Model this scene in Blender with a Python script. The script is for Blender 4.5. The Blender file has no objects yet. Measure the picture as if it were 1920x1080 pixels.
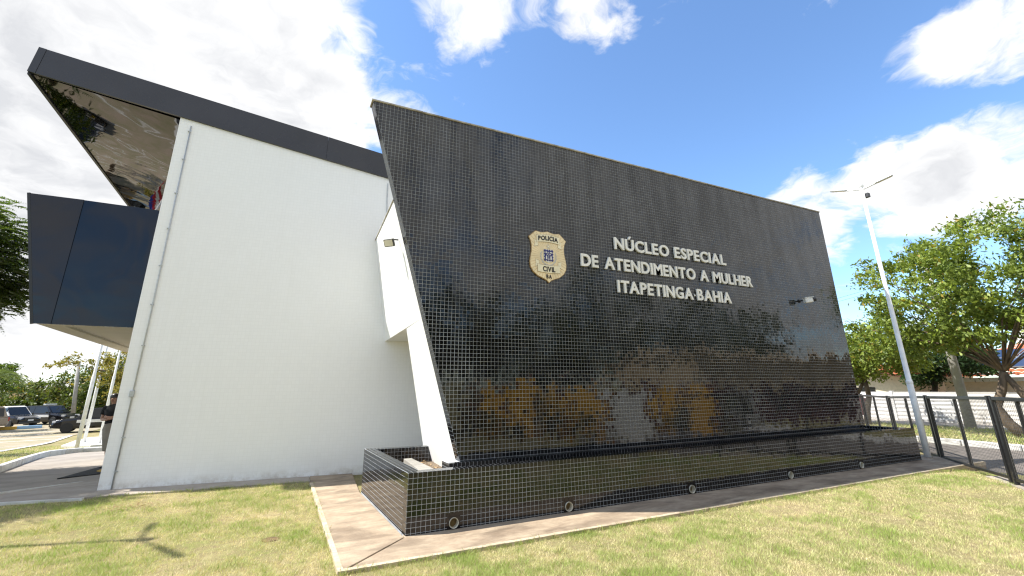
import bpy, bmesh, math, random
import numpy as np
from mathutils import Vector, Matrix

random.seed(7)
RNG = np.random.default_rng(11)
SC = bpy.context.scene
COL = SC.collection

# ------------------------------------------------------------------ camera
CAM_LOC = Vector((-1.276, -5.190, 1.446))
YAW, PITCH, ROLL = 0.45273, 0.28394, 0.01072
_f = Vector((math.sin(YAW) * math.cos(PITCH), math.cos(YAW) * math.cos(PITCH), math.sin(PITCH)))
_r = Vector((math.cos(YAW), -math.sin(YAW), 0))
_u = _r.cross(_f)
_R = _r * math.cos(ROLL) - _u * math.sin(ROLL)
_U = _r * math.sin(ROLL) + _u * math.cos(ROLL)
cam_data = bpy.data.cameras.new('camera')
cam_data.sensor_width = 36.0
cam_data.lens = 36.0 * 843.84 / 1920.0
cam_data.shift_y = -58.7 / 1920.0
cam_data.clip_start = 0.05
cam_data.clip_end = 3000.0
cam = bpy.data.objects.new('camera', cam_data)
M = Matrix.Identity(4)
for i in range(3):
    M[i][0], M[i][1], M[i][2], M[i][3] = _R[i], _U[i], -_f[i], CAM_LOC[i]
cam.matrix_world = M
COL.objects.link(cam)
SC.camera = cam

# ------------------------------------------------------------------ light
SUN_TO = Vector((-0.71, 0.220, 1.0)).normalized()
SUN_EL = math.asin(SUN_TO.z)
SUN_AZ = math.atan2(SUN_TO.x, SUN_TO.y)
sun_data = bpy.data.lights.new('sun', 'SUN')
sun_data.energy = 4.4
sun_data.angle = math.radians(0.55)
sun_data.color = (1.0, 0.955, 0.88)
sun = bpy.data.objects.new('sun', sun_data)
sun.rotation_euler = SUN_TO.to_track_quat('Z', 'Y').to_euler()
sun.location = (-20, 5, 30)
COL.objects.link(sun)

SC.view_settings.view_transform = 'Standard'
SC.view_settings.look = 'None'
SC.view_settings.exposure = 1.14
SC.view_settings.gamma = 1.0
SC.view_settings.use_curve_mapping = False
SC.cycles.use_denoising = True
SC.cycles.use_adaptive_sampling = False
SC.cycles.filter_width = 1.25
SC.cycles.max_bounces = 8
SC.cycles.transparent_max_bounces = 16
SC.cycles.sample_clamp_indirect = 8.0


class NT:
    """small helper for node trees"""
    def __init__(self, tree):
        self.t = tree
        self.n = tree.nodes
        self.l = tree.links

    def new(self, kind, **kw):
        nd = self.n.new(kind)
        for k, v in kw.items():
            setattr(nd, k, v)
        return nd

    def put(self, sock, v):
        if hasattr(v, 'is_output'):
            self.l.new(v, sock)
        else:
            sock.default_value = v

    def math(self, op, a, b=0.0, c=None, clamp=False):
        nd = self.new('ShaderNodeMath', operation=op)
        nd.use_clamp = clamp
        self.put(nd.inputs[0], a)
        self.put(nd.inputs[1], b)
        if c is not None:
            self.put(nd.inputs[2], c)
        return nd.outputs[0]

    def vmath(self, op, a, b=None):
        nd = self.new('ShaderNodeVectorMath', operation=op)
        self.put(nd.inputs[0], a)
        if b is not None:
            self.put(nd.inputs[1], b)
        return nd.outputs['Value'] if op in ('DOT_PRODUCT', 'LENGTH', 'DISTANCE') else nd.outputs[0]

    def mapr(self, v, a, b, c=0.0, d=1.0, smooth=False):
        nd = self.new('ShaderNodeMapRange')
        if smooth:
            nd.interpolation_type = 'SMOOTHSTEP'
        for i, x in enumerate((v, a, b, c, d)):
            self.put(nd.inputs[i], x)
        return nd.outputs[0]

    def mix(self, fac, a, b, blend='MIX'):
        nd = self.new('ShaderNodeMix', data_type='RGBA', blend_type=blend)
        self.put(nd.inputs[0], fac)
        for s, x in ((nd.inputs[6], a), (nd.inputs[7], b)):
            if isinstance(x, tuple) and len(x) == 3:
                x = (*x, 1)
            self.put(s, x)
        return nd.outputs[2]

    def noise(self, vec, scale, detail=4.0, rough=0.55, dist=0.0, out=0):
        nd = self.new('ShaderNodeTexNoise')
        if vec is not None:
            self.l.new(vec, nd.inputs['Vector'])
        nd.inputs['Scale'].default_value = scale
        nd.inputs['Detail'].default_value = detail
        nd.inputs['Roughness'].default_value = rough
        nd.inputs['Distortion'].default_value = dist
        return nd.outputs[out]


# ------------------------------------------------------------------ sky
world = bpy.data.worlds.new('World')
SC.world = world
world.use_nodes = True
w = NT(world.node_tree)
w.n.clear()
w_out = w.new('ShaderNodeOutputWorld')
w_bg = w.new('ShaderNodeBackground')
w_bg.inputs['Strength'].default_value = 0.11
w.l.new(w_bg.outputs[0], w_out.inputs[0])
sky = w.new('ShaderNodeTexSky', sky_type='NISHITA')
sky.sun_disc = False
sky.sun_elevation = SUN_EL
sky.sun_rotation = SUN_AZ
sky.air_density = 1.0
sky.dust_density = 0.35
sky.ozone_density = 1.6
tc = w.new('ShaderNodeTexCoord')
D = w.vmath('NORMALIZE', tc.outputs['Generated'])
sep = w.new('ShaderNodeSeparateXYZ')
w.l.new(D, sep.inputs[0])
# cloud layer seen in perspective: direction projected on a flat layer overhead
hz = w.math('ADD', w.math('MAXIMUM', sep.outputs[2], 0.0), 0.32)
comb = w.new('ShaderNodeCombineXYZ')
w.l.new(w.math('DIVIDE', sep.outputs[0], hz), comb.inputs[0])
w.l.new(w.math('DIVIDE', sep.outputs[1], hz), comb.inputs[1])
P = comb.outputs[0]
warp = w.noise(P, 2.6, 4.0, 0.55, out=1)
Pw = w.vmath('ADD', P, w.vmath('MULTIPLY', w.vmath('SUBTRACT', warp, (0.5, 0.5, 0.5)), (0.34, 0.34, 0.0)))
n_big = w.noise(Pw, 1.5, 4.0, 0.5)
n_fine = w.noise(Pw, 5.2, 12.0, 0.64, 0.0)
n_wisp = w.noise(Pw, 17.0, 8.0, 0.65, 0.3)
Ps = w.vmath('ADD', Pw, (-0.06, 0.016, 0.0))      # a little towards the sun: gives the clouds lit and shaded flanks
n_fine_s = w.noise(Ps, 5.2, 7.0, 0.62, 0.0)
cov = w.math('ADD', w.math('MULTIPLY', n_big, 0.45), w.math('MULTIPLY', n_fine, 0.85))
cov = w.math('ADD', cov, w.math('MULTIPLY', n_wisp, 0.16))
cov = w.math('SUBTRACT', cov, 0.20)
# where the clouds stand (direction, half-width in degrees, amount)
LOBES = [((-0.30, 0.80, 0.52), 19, 0.30), ((-0.10, 0.80, 0.60), 14, 0.26), ((-0.40, 0.86, 0.30), 20, 0.30),
         ((-0.62, 0.70, 0.35), 26, 0.26), ((-0.02, 0.86, 0.50), 9, 0.16), ((-0.08, 0.90, 0.40), 12, 0.22),
         ((0.465, 0.565, 0.70), 6, 0.20), ((0.22, 0.67, 0.71), 6.5, 0.21), ((0.17, 0.84, 0.53), 5, 0.15),
         ((0.834, 0.253, 0.49), 4.5, 0.17), ((0.857, 0.176, 0.484), 5.5, 0.20), ((0.72, 0.33, 0.62), 4, 0.16),
         ((0.827, 0.47, 0.30), 6.0, 0.27), ((0.884, 0.322, 0.325), 6.5, 0.29), ((0.92, 0.243, 0.31), 7, 0.28),
         ((0.89, 0.44, 0.11), 6, 0.08), ((-0.35, 0.93, 0.05), 12, 0.16), ((0.66, 0.55, 0.50), 13, -0.20),
         ((0.42, 0.72, 0.56), 10, -0.16), ((0.72, 0.35, 0.56), 12, -0.16), ((0.86, 0.30, 0.42), 5, -0.10),
         ((0.30, -0.70, 0.65), 42, 0.25), ((0.80, -0.45, 0.42), 32, 0.24), ((-0.45, -0.75, 0.45), 42, 0.18), ((-0.85, -0.1, 0.5), 30, 0.14)]
bias = None
for c, deg, amt in LOBES:
    c = Vector(c).normalized()
    d = w.vmath('DOT_PRODUCT', D, (c.x, c.y, c.z))
    lo = w.mapr(d, math.cos(math.radians(deg)), math.cos(math.radians(deg * 0.25)), 0.0, amt, smooth=True)
    bias = lo if bias is None else w.math('ADD', bias, lo)
cov = w.math('ADD', cov, bias)
mask = w.math('POWER', w.mapr(cov, 0.575, 0.80, 0.0, 1.0, smooth=True), 0.8)
# sunlit flanks and greyer bodies
n_sh = w.noise(Pw, 2.2, 8.0, 0.6, 0.1)
dens = w.mapr(cov, 0.72, 1.06, 0.0, 1.0, smooth=True)
lit = w.mapr(w.math('SUBTRACT', n_fine, n_fine_s), -0.12, 0.12, 0.0, 1.0)
shade = w.math('MULTIPLY', dens, w.mapr(n_sh, 0.34, 0.64, 0.05, 1.0))
shade = w.math('ADD', shade, w.math('MULTIPLY', w.math('SUBTRACT', 0.5, lit), 0.5), clamp=True)
cloud = w.mix(shade, (4.8, 4.8, 4.8), (3.2, 3.26, 3.4))
sky_deep = w.mix(1.0, sky.outputs[0], (0.90, 1.07, 1.22), 'MULTIPLY')
skycol = w.mix(mask, sky_deep, cloud)
w.l.new(skycol, w_bg.inputs['Color'])


# ------------------------------------------------------------------ materials
MATS = {}


def material(name):
    m = bpy.data.materials.new(name)
    m.use_nodes = True
    t = NT(m.node_tree)
    b = t.n['Principled BSDF']
    MATS[name] = m
    return m, t, b


def pmat(name, c1, c2=None, scale=6.0, rough=0.6, rough2=None, bump=0.0, bscale=None, metal=0.0, spec=0.5,
         detail=6.0, coord='pos', stretch=None, coat=0.0, lo=0.35, hi=0.65, ior=1.5):
    m, t, b = material(name)
    if coord == 'pos':
        v = t.new('ShaderNodeNewGeometry').outputs['Position']
    else:
        v = t.new('ShaderNodeTexCoord').outputs['Object']
    if stretch:
        mp = t.new('ShaderNodeMapping')
        mp.inputs['Scale'].default_value = stretch
        t.l.new(v, mp.inputs[0])
        v = mp.outputs[0]
    if c2 is None:
        c2 = tuple(x * 0.8 for x in c1)
    n = t.noise(v, scale, detail)
    f = t.mapr(n, lo, hi)
    t.l.new(t.mix(f, c1, c2), b.inputs['Base Color'])
    if rough2 is not None:
        t.l.new(t.mapr(t.noise(v, scale * 1.7, 4.0), 0.35, 0.65, rough, rough2), b.inputs['Roughness'])
    else:
        b.inputs['Roughness'].default_value = rough
    b.inputs['Metallic'].default_value = metal
    b.inputs['Specular IOR Level'].default_value = spec
    b.inputs['IOR'].default_value = ior
    b.inputs['Coat Weight'].default_value = coat
    if bump:
        bn = t.new('ShaderNodeBump')
        bn.inputs['Strength'].default_value = bump
        bn.inputs['Distance'].default_value = 0.02
        t.l.new(t.noise(v, bscale or scale * 4, 5.0), bn.inputs['Height'])
        t.l.new(bn.outputs[0], b.inputs['Normal'])
    return m


def tile_black():
    m, t, b = material('black_glazed_tile')
    pos = t.new('ShaderNodeNewGeometry').outputs['Position']
    mp = t.new('ShaderNodeMapping')
    mp.inputs['Scale'].default_value = (1.0, 1.0, 0.16)
    t.l.new(pos, mp.inputs[0])
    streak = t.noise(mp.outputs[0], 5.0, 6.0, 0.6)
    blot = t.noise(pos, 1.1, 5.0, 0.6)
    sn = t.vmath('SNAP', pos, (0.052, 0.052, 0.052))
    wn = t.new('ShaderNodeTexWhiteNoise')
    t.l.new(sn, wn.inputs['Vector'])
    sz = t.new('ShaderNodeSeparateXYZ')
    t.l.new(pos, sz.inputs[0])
    # lime and dust streaks, plus cloud sheen painted in as grey towards the top
    top_sheen = t.mapr(t.math('ADD', sz.outputs[2], t.math('MULTIPLY', t.math('SUBTRACT', blot, 0.5), 4.5)), 2.6, 4.6)
    film_sheen = t.mapr(t.math('MULTIPLY', t.mapr(streak, 0.38, 0.70), t.math('ADD', t.math('MULTIPLY', top_sheen, 0.9), t.math('MULTIPLY', t.mapr(blot, 0.4, 0.7), 0.3))), 0.0, 0.6)
    col = t.mix(film_sheen, (0.0025, 0.0025, 0.003), (0.042, 0.042, 0.045))
    col = t.mix(t.mapr(wn.outputs[0], 0.0, 1.0, 0.0, 0.45), col, (0.008, 0.0085, 0.010))
    t.l.new(col, b.inputs['Base Color'])
    r = t.math('ADD', t.mapr(film_sheen, 0.0, 1.0, 0.025, 0.11), t.mapr(wn.outputs[0], 0.0, 1.0, 0.0, 0.03))
    t.l.new(r, b.inputs['Roughness'])
    b.inputs['Specular IOR Level'].default_value = 0.52
    bn = t.new('ShaderNodeBump')
    bn.inputs['Strength'].default_value = 0.06
    bn.inputs['Distance'].default_value = 0.004
    t.l.new(t.noise(pos, 34.0, 2.0), bn.inputs['Height'])
    t.l.new(bn.outputs[0], b.inputs['Normal'])
    return m


def white_tile():
    """white painted small wall tiles: fine joints as shallow relief"""
    m, t, b = material('white_tile')
    pos = t.new('ShaderNodeNewGeometry').outputs['Position']
    s = t.new('ShaderNodeSeparateXYZ')
    t.l.new(pos, s.inputs[0])
    along = t.math('SUBTRACT', s.outputs[0], t.math('MULTIPLY', s.outputs[1], 0.115))
    cb = t.new('ShaderNodeCombineXYZ')
    t.l.new(along, cb.inputs[0])
    t.l.new(s.outputs[2], cb.inputs[1])
    br = t.new('ShaderNodeTexBrick')
    br.offset = 0.0
    br.squash = 1.0
    t.l.new(cb.outputs[0], br.inputs['Vector'])
    br.inputs['Scale'].default_value = 1.0
    br.inputs['Brick Width'].default_value = 0.062
    br.inputs['Row Height'].default_value = 0.062
    br.inputs['Mortar Size'].default_value = 0.0022
    br.inputs['Mortar Smooth'].default_value = 0.4
    br.inputs['Color1'].default_value = (0.84, 0.838, 0.835, 1)
    br.inputs['Color2'].default_value = (0.82, 0.818, 0.815, 1)
    br.inputs['Mortar'].default_value = (0.77, 0.768, 0.762, 1)
    n = t.noise(pos, 1.6, 6.0, 0.6)
    grime = t.math('MULTIPLY', t.mapr(s.outputs[2], 0.0, 0.5, 1.0, 0.0), t.mapr(n, 0.4, 0.7))
    col = t.mix(t.math('MULTIPLY', grime, 0.35), br.outputs[0], (0.50, 0.46, 0.40))
    col = t.mix(t.mapr(t.noise(pos, 0.7, 4.0), 0.35, 0.7, 0.0, 0.3), col, (0.79, 0.785, 0.775))
    mp = t.new('ShaderNodeMapping')
    mp.inputs['Scale'].default_value = (5.0, 5.0, 0.22)
    t.l.new(pos, mp.inputs[0])
    run = t.mapr(t.noise(mp.outputs[0], 1.6, 7.0, 0.65), 0.52, 0.74, 0.0, 0.07)
    col = t.mix(run, col, (0.60, 0.585, 0.545))
    spl = t.math('MULTIPLY', t.mapr(s.outputs[2], 0.01, 0.14, 0.6, 0.0), t.mapr(t.noise(pos, 7.0, 7.0, 0.7), 0.42, 0.62))
    col = t.mix(spl, col, (0.42, 0.36, 0.28))
    t.l.new(col, b.inputs['Base Color'])
    b.inputs['Roughness'].default_value = 0.42
    bn = t.new('ShaderNodeBump')
    bn.invert = True
    bn.inputs['Strength'].default_value = 0.35
    bn.inputs['Distance'].default_value = 0.003
    t.l.new(br.outputs['Fac'], bn.inputs['Height'])
    t.l.new(bn.outputs[0], b.inputs['Normal'])
    return m


def panel_mat(name, base, rough, metal, bump, bscale, spec=0.5):
    m, t, b = material(name)
    pos = t.new('ShaderNodeNewGeometry').outputs['Position']
    n = t.noise(pos, 1.4, 4.0)
    t.l.new(t.mix(t.mapr(n, 0.35, 0.7), base, tuple(x * 0.82 for x in base)), b.inputs['Base Color'])
    t.l.new(t.mapr(t.noise(pos, 3.0, 5.0), 0.3, 0.7, rough, rough * 1.7), b.inputs['Roughness'])
    b.inputs['Metallic'].default_value = metal
    b.inputs['Specular IOR Level'].default_value = spec
    bn = t.new('ShaderNodeBump')
    bn.inputs['Strength'].default_value = bump
    bn.inputs['Distance'].default_value = 0.05
    t.l.new(t.noise(pos, bscale, 2.0, 0.4, 0.6), bn.inputs['Height'])
    t.l.new(bn.outputs[0], b.inputs['Normal'])
    return m


def concrete_mat(name, c1, c2, dirt, scale=1.6):
    m, t, b = material(name)
    pos = t.new('ShaderNodeNewGeometry').outputs['Position']
    mp = t.new('ShaderNodeMapping')
    mp.inputs['Scale'].default_value = (1.0, 2.2, 1.0)
    mp.inputs['Rotation'].default_value = (0, 0, 0.5)
    t.l.new(pos, mp.inputs[0])
    n1 = t.noise(mp.outputs[0], scale, 8.0, 0.62, 0.4)
    n2 = t.noise(pos, scale * 6, 6.0, 0.65)
    n3 = t.noise(mp.outputs[0], scale * 0.6, 7.0, 0.6, 0.8)
    col = t.mix(t.mapr(n1, 0.36, 0.66), c1, c2)
    col = t.mix(t.math('MULTIPLY', t.mapr(n3, 0.46, 0.70), 0.85), col, dirt)
    col = t.mix(t.mapr(n2, 0.45, 0.75, 0.0, 0.35), col, tuple(x * 0.6 for x in c2))
    t.l.new(col, b.inputs['Base Color'])
    b.inputs['Roughness'].default_value = 0.88
    bn = t.new('ShaderNodeBump')
    bn.inputs['Strength'].default_value = 0.5
    bn.inputs['Distance'].default_value = 0.01
    t.l.new(t.noise(pos, 42.0, 6.0, 0.7), bn.inputs['Height'])
    t.l.new(bn.outputs[0], b.inputs['Normal'])
    return m


def attr_mat(name, trans=0.25, rough=0.6, spec=0.3, attr='col'):
    """leaves and grass: colour of each blade or leaf from its own attribute"""
    m, t, b = material(name)
    a = t.new('ShaderNodeAttribute', attribute_name=attr)
    t.l.new(a.outputs['Color'], b.inputs['Base Color'])
    b.inputs['Roughness'].default_value = rough
    b.inputs['Specular IOR Level'].default_value = spec
    if trans:
        tr = t.new('ShaderNodeBsdfTranslucent')
        t.l.new(t.mix(1.0, a.outputs['Color'], (1.25, 1.3, 0.6), 'MULTIPLY'), tr.inputs['Color'])
        mx = t.new('ShaderNodeMixShader')
        mx.inputs[0].default_value = trans
        t.l.new(b.outputs[0], mx.inputs[1])
        t.l.new(tr.outputs[0], mx.inputs[2])
        t.l.new(mx.outputs[0], t.n['Material Output'].inputs[0])
    return m


def simple(name, col, rough=0.5, metal=0.0, spec=0.5, emit=None):
    return pmat(name, col, tuple(x * 0.86 for x in col), 9.0, rough, None, 0, None, metal, spec)


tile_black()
white_tile()
pmat('grout', (0.44, 0.46, 0.49), (0.26, 0.27, 0.285), 2.6, 0.9, detail=9.0, lo=0.36, hi=0.68)
pmat('white_paint', (0.80, 0.80, 0.785), (0.75, 0.745, 0.72), 2.0, 0.55, bump=0.05, bscale=60)
pmat('cream_paint', (0.50, 0.45, 0.36), (0.45, 0.40, 0.31), 1.4, 0.7, bump=0.05)
panel_mat('graphite_panel', (0.036, 0.036, 0.042), 0.20, 0.15, 0.5, 0.9)
panel_mat('navy_panel', (0.004, 0.007, 0.018), 0.055, 0.0, 0.30, 0.9, 0.42)
panel_mat('mirror_soffit', (0.036, 0.032, 0.026), 0.02, 1.0, 0.20, 0.95)
concrete_mat('apron_concrete', (0.42, 0.335, 0.235), (0.27, 0.20, 0.135), (0.13, 0.094, 0.062), 2.3)
concrete_mat('edge_mortar', (0.54, 0.46, 0.34), (0.44, 0.35, 0.24), (0.28, 0.21, 0.14), 4.0)
concrete_mat('path_concrete', (0.40, 0.35, 0.29), (0.33, 0.28, 0.23), (0.20, 0.17, 0.14), 1.3)
concrete_mat('beam_concrete', (0.33, 0.31, 0.28), (0.26, 0.25, 0.22), (0.15, 0.14, 0.12), 3.0)
concrete_mat('grey_floor', (0.34, 0.30, 0.25), (0.27, 0.235, 0.20), (0.18, 0.155, 0.13), 0.9)
concrete_mat('pale_slab', (0.62, 0.61, 0.57), (0.55, 0.53, 0.49), (0.42, 0.40, 0.36), 1.5)
pmat('cap_stone', (0.42, 0.39, 0.33), (0.16, 0.14, 0.11), 7.0, 0.85, bump=0.3, lo=0.45, hi=0.75)
simple('galvanised', (0.48, 0.50, 0.51), 0.45, 0.4)
simple('pvc', (0.60, 0.56, 0.45), 0.45)
pmat('pipe_dirt', (0.16, 0.11, 0.04), (0.08, 0.05, 0.02), 20, 0.9)
simple('letter_white', (0.84, 0.83, 0.79), 0.5)
pmat('soil', (0.20, 0.15, 0.10), (0.10, 0.075, 0.05), 14.0, 0.95, bump=0.8, bscale=60)
simple('black_paint', (0.012, 0.012, 0.013), 0.38)
pmat('black_paint_worn', (0.012, 0.012, 0.013), (0.05, 0.045, 0.04), 18.0, 0.42, lo=0.6, hi=0.72)
simple('dark_metal', (0.05, 0.05, 0.052), 0.45, 0.4)
simple('lamp_lens', (0.70, 0.66, 0.55), 0.35)
simple('pole_white', (0.86, 0.86, 0.85), 0.4)
simple('mesh_wire', (0.11, 0.11, 0.11), 0.5, 0.3)
pmat('rubber_mat', (0.012, 0.012, 0.012), (0.022, 0.022, 0.022), 40, 0.9, bump=0.4)
simple('mat_yellow', (0.45, 0.28, 0.03), 0.8)
pmat('kerb_white', (0.62, 0.61, 0.58), (0.40, 0.38, 0.34), 5.0, 0.8, bump=0.2, lo=0.45, hi=0.75)
pmat('asphalt', (0.18, 0.155, 0.135), (0.12, 0.105, 0.092), 5.0, 0.92, bump=0.6, bscale=90)
pmat('paver_lot', (0.34, 0.27, 0.20), (0.24, 0.22, 0.12), 1.2, 0.95, bump=0.5, bscale=12)
simple('road_white', (0.68, 0.67, 0.63), 0.8)
pmat('sidewalk', (0.42, 0.38, 0.33), (0.34, 0.30, 0.26), 2.0, 0.9, bump=0.2)
pmat('roof_clay', (0.46, 0.13, 0.045), (0.36, 0.09, 0.03), 3.0, 0.8, bump=0.15)
simple('solar_glass', (0.012, 0.018, 0.05), 0.12)
simple('aluminium', (0.55, 0.55, 0.55), 0.35, 0.8)
pmat('bark', (0.17, 0.125, 0.085), (0.08, 0.058, 0.04), 9.0, 0.95, bump=0.9, bscale=22, stretch=(1, 1, 0.35))
pmat('bark_dark', (0.07, 0.05, 0.035), (0.035, 0.026, 0.018), 9.0, 0.95, bump=0.9, bscale=22)
pmat('pole_concrete', (0.36, 0.35, 0.32), (0.28, 0.27, 0.25), 4.0, 0.9, bump=0.2)
attr_mat('leaf', 0.32, 0.5, 0.35)
attr_mat('grass_blade', 0.22, 0.6, 0.25)
simple('glass_dark', (0.012, 0.014, 0.016), 0.04)
simple('tyre', (0.018, 0.018, 0.018), 0.85)
simple('rim', (0.30, 0.30, 0.31), 0.35, 0.7)
simple('car_black', (0.010, 0.010, 0.012), 0.14)
simple('car_white', (0.72, 0.72, 0.71), 0.2)
simple('car_tan', (0.34, 0.27, 0.20), 0.3)
simple('car_red', (0.35, 0.02, 0.015), 0.2)
simple('lens_red', (0.40, 0.012, 0.01), 0.2)
simple('lens_clear', (0.62, 0.63, 0.65), 0.1)
simple('wall_cream', (0.72, 0.64, 0.46), 0.8)
simple('wall_pink', (0.62, 0.50, 0.42), 0.8)
pmat('wall_white', (0.70, 0.70, 0.69), (0.60, 0.59, 0.57), 1.0, 0.7)
pmat('wall_weathered', (0.58, 0.56, 0.52), (0.33, 0.31, 0.28), 3.0, 0.9, lo=0.45, hi=0.7)
simple('wall_yellow', (0.72, 0.38, 0.02), 0.75)
simple('wall_sand', (0.52, 0.40, 0.25), 0.8)
simple('wall_maroon', (0.12, 0.03, 0.03), 0.8)
simple('skin', (0.42, 0.22, 0.14), 0.5)
simple('hair', (0.015, 0.010, 0.008), 0.4)
simple('cloth_black', (0.012, 0.011, 0.012), 0.9)
simple('cloth_khaki', (0.30, 0.25, 0.19), 0.9)
simple('flag_blue', (0.03, 0.05, 0.35), 0.8)
simple('flag_red', (0.45, 0.02, 0.03), 0.8)
simple('flag_white', (0.7, 0.7, 0.7), 0.8)
simple('paint_blue', (0.25, 0.42, 0.62), 0.7)
simple('paint_amber', (0.50, 0.30, 0.04), 0.7)
simple('gold', (0.86, 0.71, 0.45), 0.42)
simple('gold_pale', (0.88, 0.80, 0.58), 0.42)
simple('gold_line', (0.34, 0.22, 0.10), 0.5)
simple('ink', (0.010, 0.008, 0.010), 0.5)
simple('emblem_blue', (0.020, 0.022, 0.16), 0.4)
simple('emblem_silver', (0.55, 0.54, 0.52), 0.4)
simple('emblem_white', (0.76, 0.75, 0.70), 0.4)
pmat('hill_green', (0.06, 0.09, 0.03), (0.035, 0.055, 0.02), 0.08, 0.95)


# ------------------------------------------------------------------ mesh helpers
class MB:
    def __init__(self):
        self.v = []
        self.f = []

    def add(self, vs, fs):
        o = len(self.v)
        self.v += [tuple(x) for x in vs]
        self.f += [tuple(i + o for i in f) for f in fs]
        return self

    def box(self, lo, hi):
        (a, b, c), (d, e, f) = lo, hi
        vs = [(a, b, c), (d, b, c), (d, e, c), (a, e, c), (a, b, f), (d, b, f), (d, e, f), (a, e, f)]
        return self.hexa(vs)

    def hexa(self, vs):
        return self.add(vs, [(0, 3, 2, 1), (4, 5, 6, 7), (0, 1, 5, 4), (1, 2, 6, 5), (2, 3, 7, 6), (3, 0, 4, 7)])

    def obox(self, c, half, R=None):
        R = R or Matrix.Identity(3)
        vs = []
        for z in (-1, 1):
            for x, y in ((-1, -1), (1, -1), (1, 1), (-1, 1)):
                vs.append(Vector(c) + R @ Vector((x * half[0], y * half[1], z * half[2])))
        return self.hexa(vs)

    def beam(self, a, b, w, h, up=(0, 0, 1)):
        a, b = Vector(a), Vector(b)
        d = (b - a)
        L = d.length
        d.normalize()
        up = Vector(up)
        s = d.cross(up)
        if s.length < 1e-5:
            s = d.cross(Vector((1, 0, 0)))
        s.normalize()
        u = s.cross(d)
        R = Matrix((s, d, u)).transposed()
        return self.obox((a + b) / 2, (w / 2, L / 2, h / 2), R)

    def prism(self, poly, vec):
        """poly: 3D points, vec: extrusion"""
        n = len(poly)
        vec = Vector(vec)
        vs = [Vector(p) for p in poly] + [Vector(p) + vec for p in poly]
        fs = [tuple(range(n))[::-1], tuple(range(n, 2 * n))]
        fs += [(i, (i + 1) % n, (i + 1) % n + n, i + n) for i in range(n)]
        return self.add(vs, fs)

    def loft(self, rings, cap=True, closed=True):
        n = len(rings[0])
        vs = [p for r in rings for p in r]
        fs = []
        for k in range(len(rings) - 1):
            for i in range(n if closed else n - 1):
                j = (i + 1) % n
                fs.append((k * n + i, k * n + j, (k + 1) * n + j, (k + 1) * n + i))
        if cap and closed:
            fs.append(tuple(range(n))[::-1])
            fs.append(tuple(range((len(rings) - 1) * n, len(rings) * n)))
        return self.add(vs, fs)

    def tube(self, pts, rad, n=8, cap=True):
        pts = [Vector(p) for p in pts]
        if not hasattr(rad, '__len__'):
            rad = [rad] * len(pts)
        rings = []
        ref = Vector((0.31, 0.2, 0.93))
        prev = None
        for i, p in enumerate(pts):
            d = (pts[min(i + 1, len(pts) - 1)] - pts[max(i - 1, 0)]).normalized()
            a = prev if prev is not None else (ref if abs(d.dot(ref)) < 0.95 else Vector((1, 0, 0)))
            a = (a - d * a.dot(d)).normalized()
            prev = a
            b = d.cross(a)
            rings.append([p + (a * math.cos(2 * math.pi * k / n) + b * math.sin(2 * math.pi * k / n)) * rad[i] for k in range(n)])
        return self.loft(rings, cap)

    def lathe(self, prof, c, axis, n=20):
        """prof: (radius, offset along axis)"""
        axis = Vector(axis).normalized()
        a = axis.orthogonal().normalized()
        b = axis.cross(a)
        rings = []
        for r, h in prof:
            rings.append([Vector(c) + axis * h + (a * math.cos(2 * math.pi * k / n) + b * math.sin(2 * math.pi * k / n)) * r for k in range(n)])
        return self.loft(rings, cap=True)

    def mesh(self, name, smooth=False):
        me = bpy.data.meshes.new(name)
        me.from_pydata(self.v, [], self.f)
        bm = bmesh.new()
        bm.from_mesh(me)
        bmesh.ops.recalc_face_normals(bm, faces=bm.faces)
        bm.to_mesh(me)
        bm.free()
        if smooth:
            me.shade_smooth()
        return me


def link(o):
    COL.objects.link(o)
    return o


def attach(o, parent):
    if parent is not None:
        o.parent = parent
        o.matrix_parent_inverse = Matrix.Translation(-Vector(parent.location)) if parent.type == 'EMPTY' and parent.parent is None and not parent.get('_loc') else Matrix.Identity(4)
    return o


def build(name, mb, mat, parent=None, smooth=False, bevel=0.0, kind=None, label=None):
    me = mb.mesh(name, smooth) if isinstance(mb, MB) else mb
    if not me.materials:
        me.materials.append(MATS[mat])
    o = link(bpy.data.objects.new(name, me))
    attach(o, parent)
    if bevel:
        md = o.modifiers.new('bevel', 'BEVEL')
        md.width = bevel
        md.segments = 2
        md.limit_method = 'ANGLE'
    if kind:
        o['kind'] = kind
    if label:
        o['label'] = label
    return o


def tag(o, label, cat, group=None):
    o['label'] = label
    o['category'] = cat
    if group:
        o['group'] = group
    return o


def thing(name, loc, label, cat, group=None, local=False):
    """Empty at the base of a thing. local=True: parts are written in the thing's own coordinates"""
    o = bpy.data.objects.new(name, None)
    o.empty_display_size = 0.2
    o.location = loc
    if local:
        o['_loc'] = 1
    link(o)
    return tag(o, label, cat, group)


def copy_tree(o, parent=None):
    c = o.copy()
    link(c)
    c.parent = parent
    for ch in list(o.children):
        copy_tree(ch, c)
    return c


def smooth01(a, b, x):
    t = min(1.0, max(0.0, (x - a) / (b - a)))
    return t * t * (3 - 2 * t)


# ------------------------------------------------------------------ ground
PY = [4, 9, 14, 20, 26, 31, 38, 60, 100, 300, 2000]
PZ = [0, -.2, -.42, -.75, -1.05, -1.3, -1.38, -1.4, -1.5, -2.0, -6.0]


def prof(y):
    return float(np.interp(y, PY, PZ))


def gh(x, y):
    """height of the open ground"""
    zb = prof(y) - 0.03
    zr = -0.03 - 0.13 * smooth01(8.6, 11.5, x)
    z = zb + (zr - zb) * smooth01(-2, 8, x)
    if y < -1.5:
        z -= 0.055 * (-1.5 - y) if y > -14 else 0.6875
    return z


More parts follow.
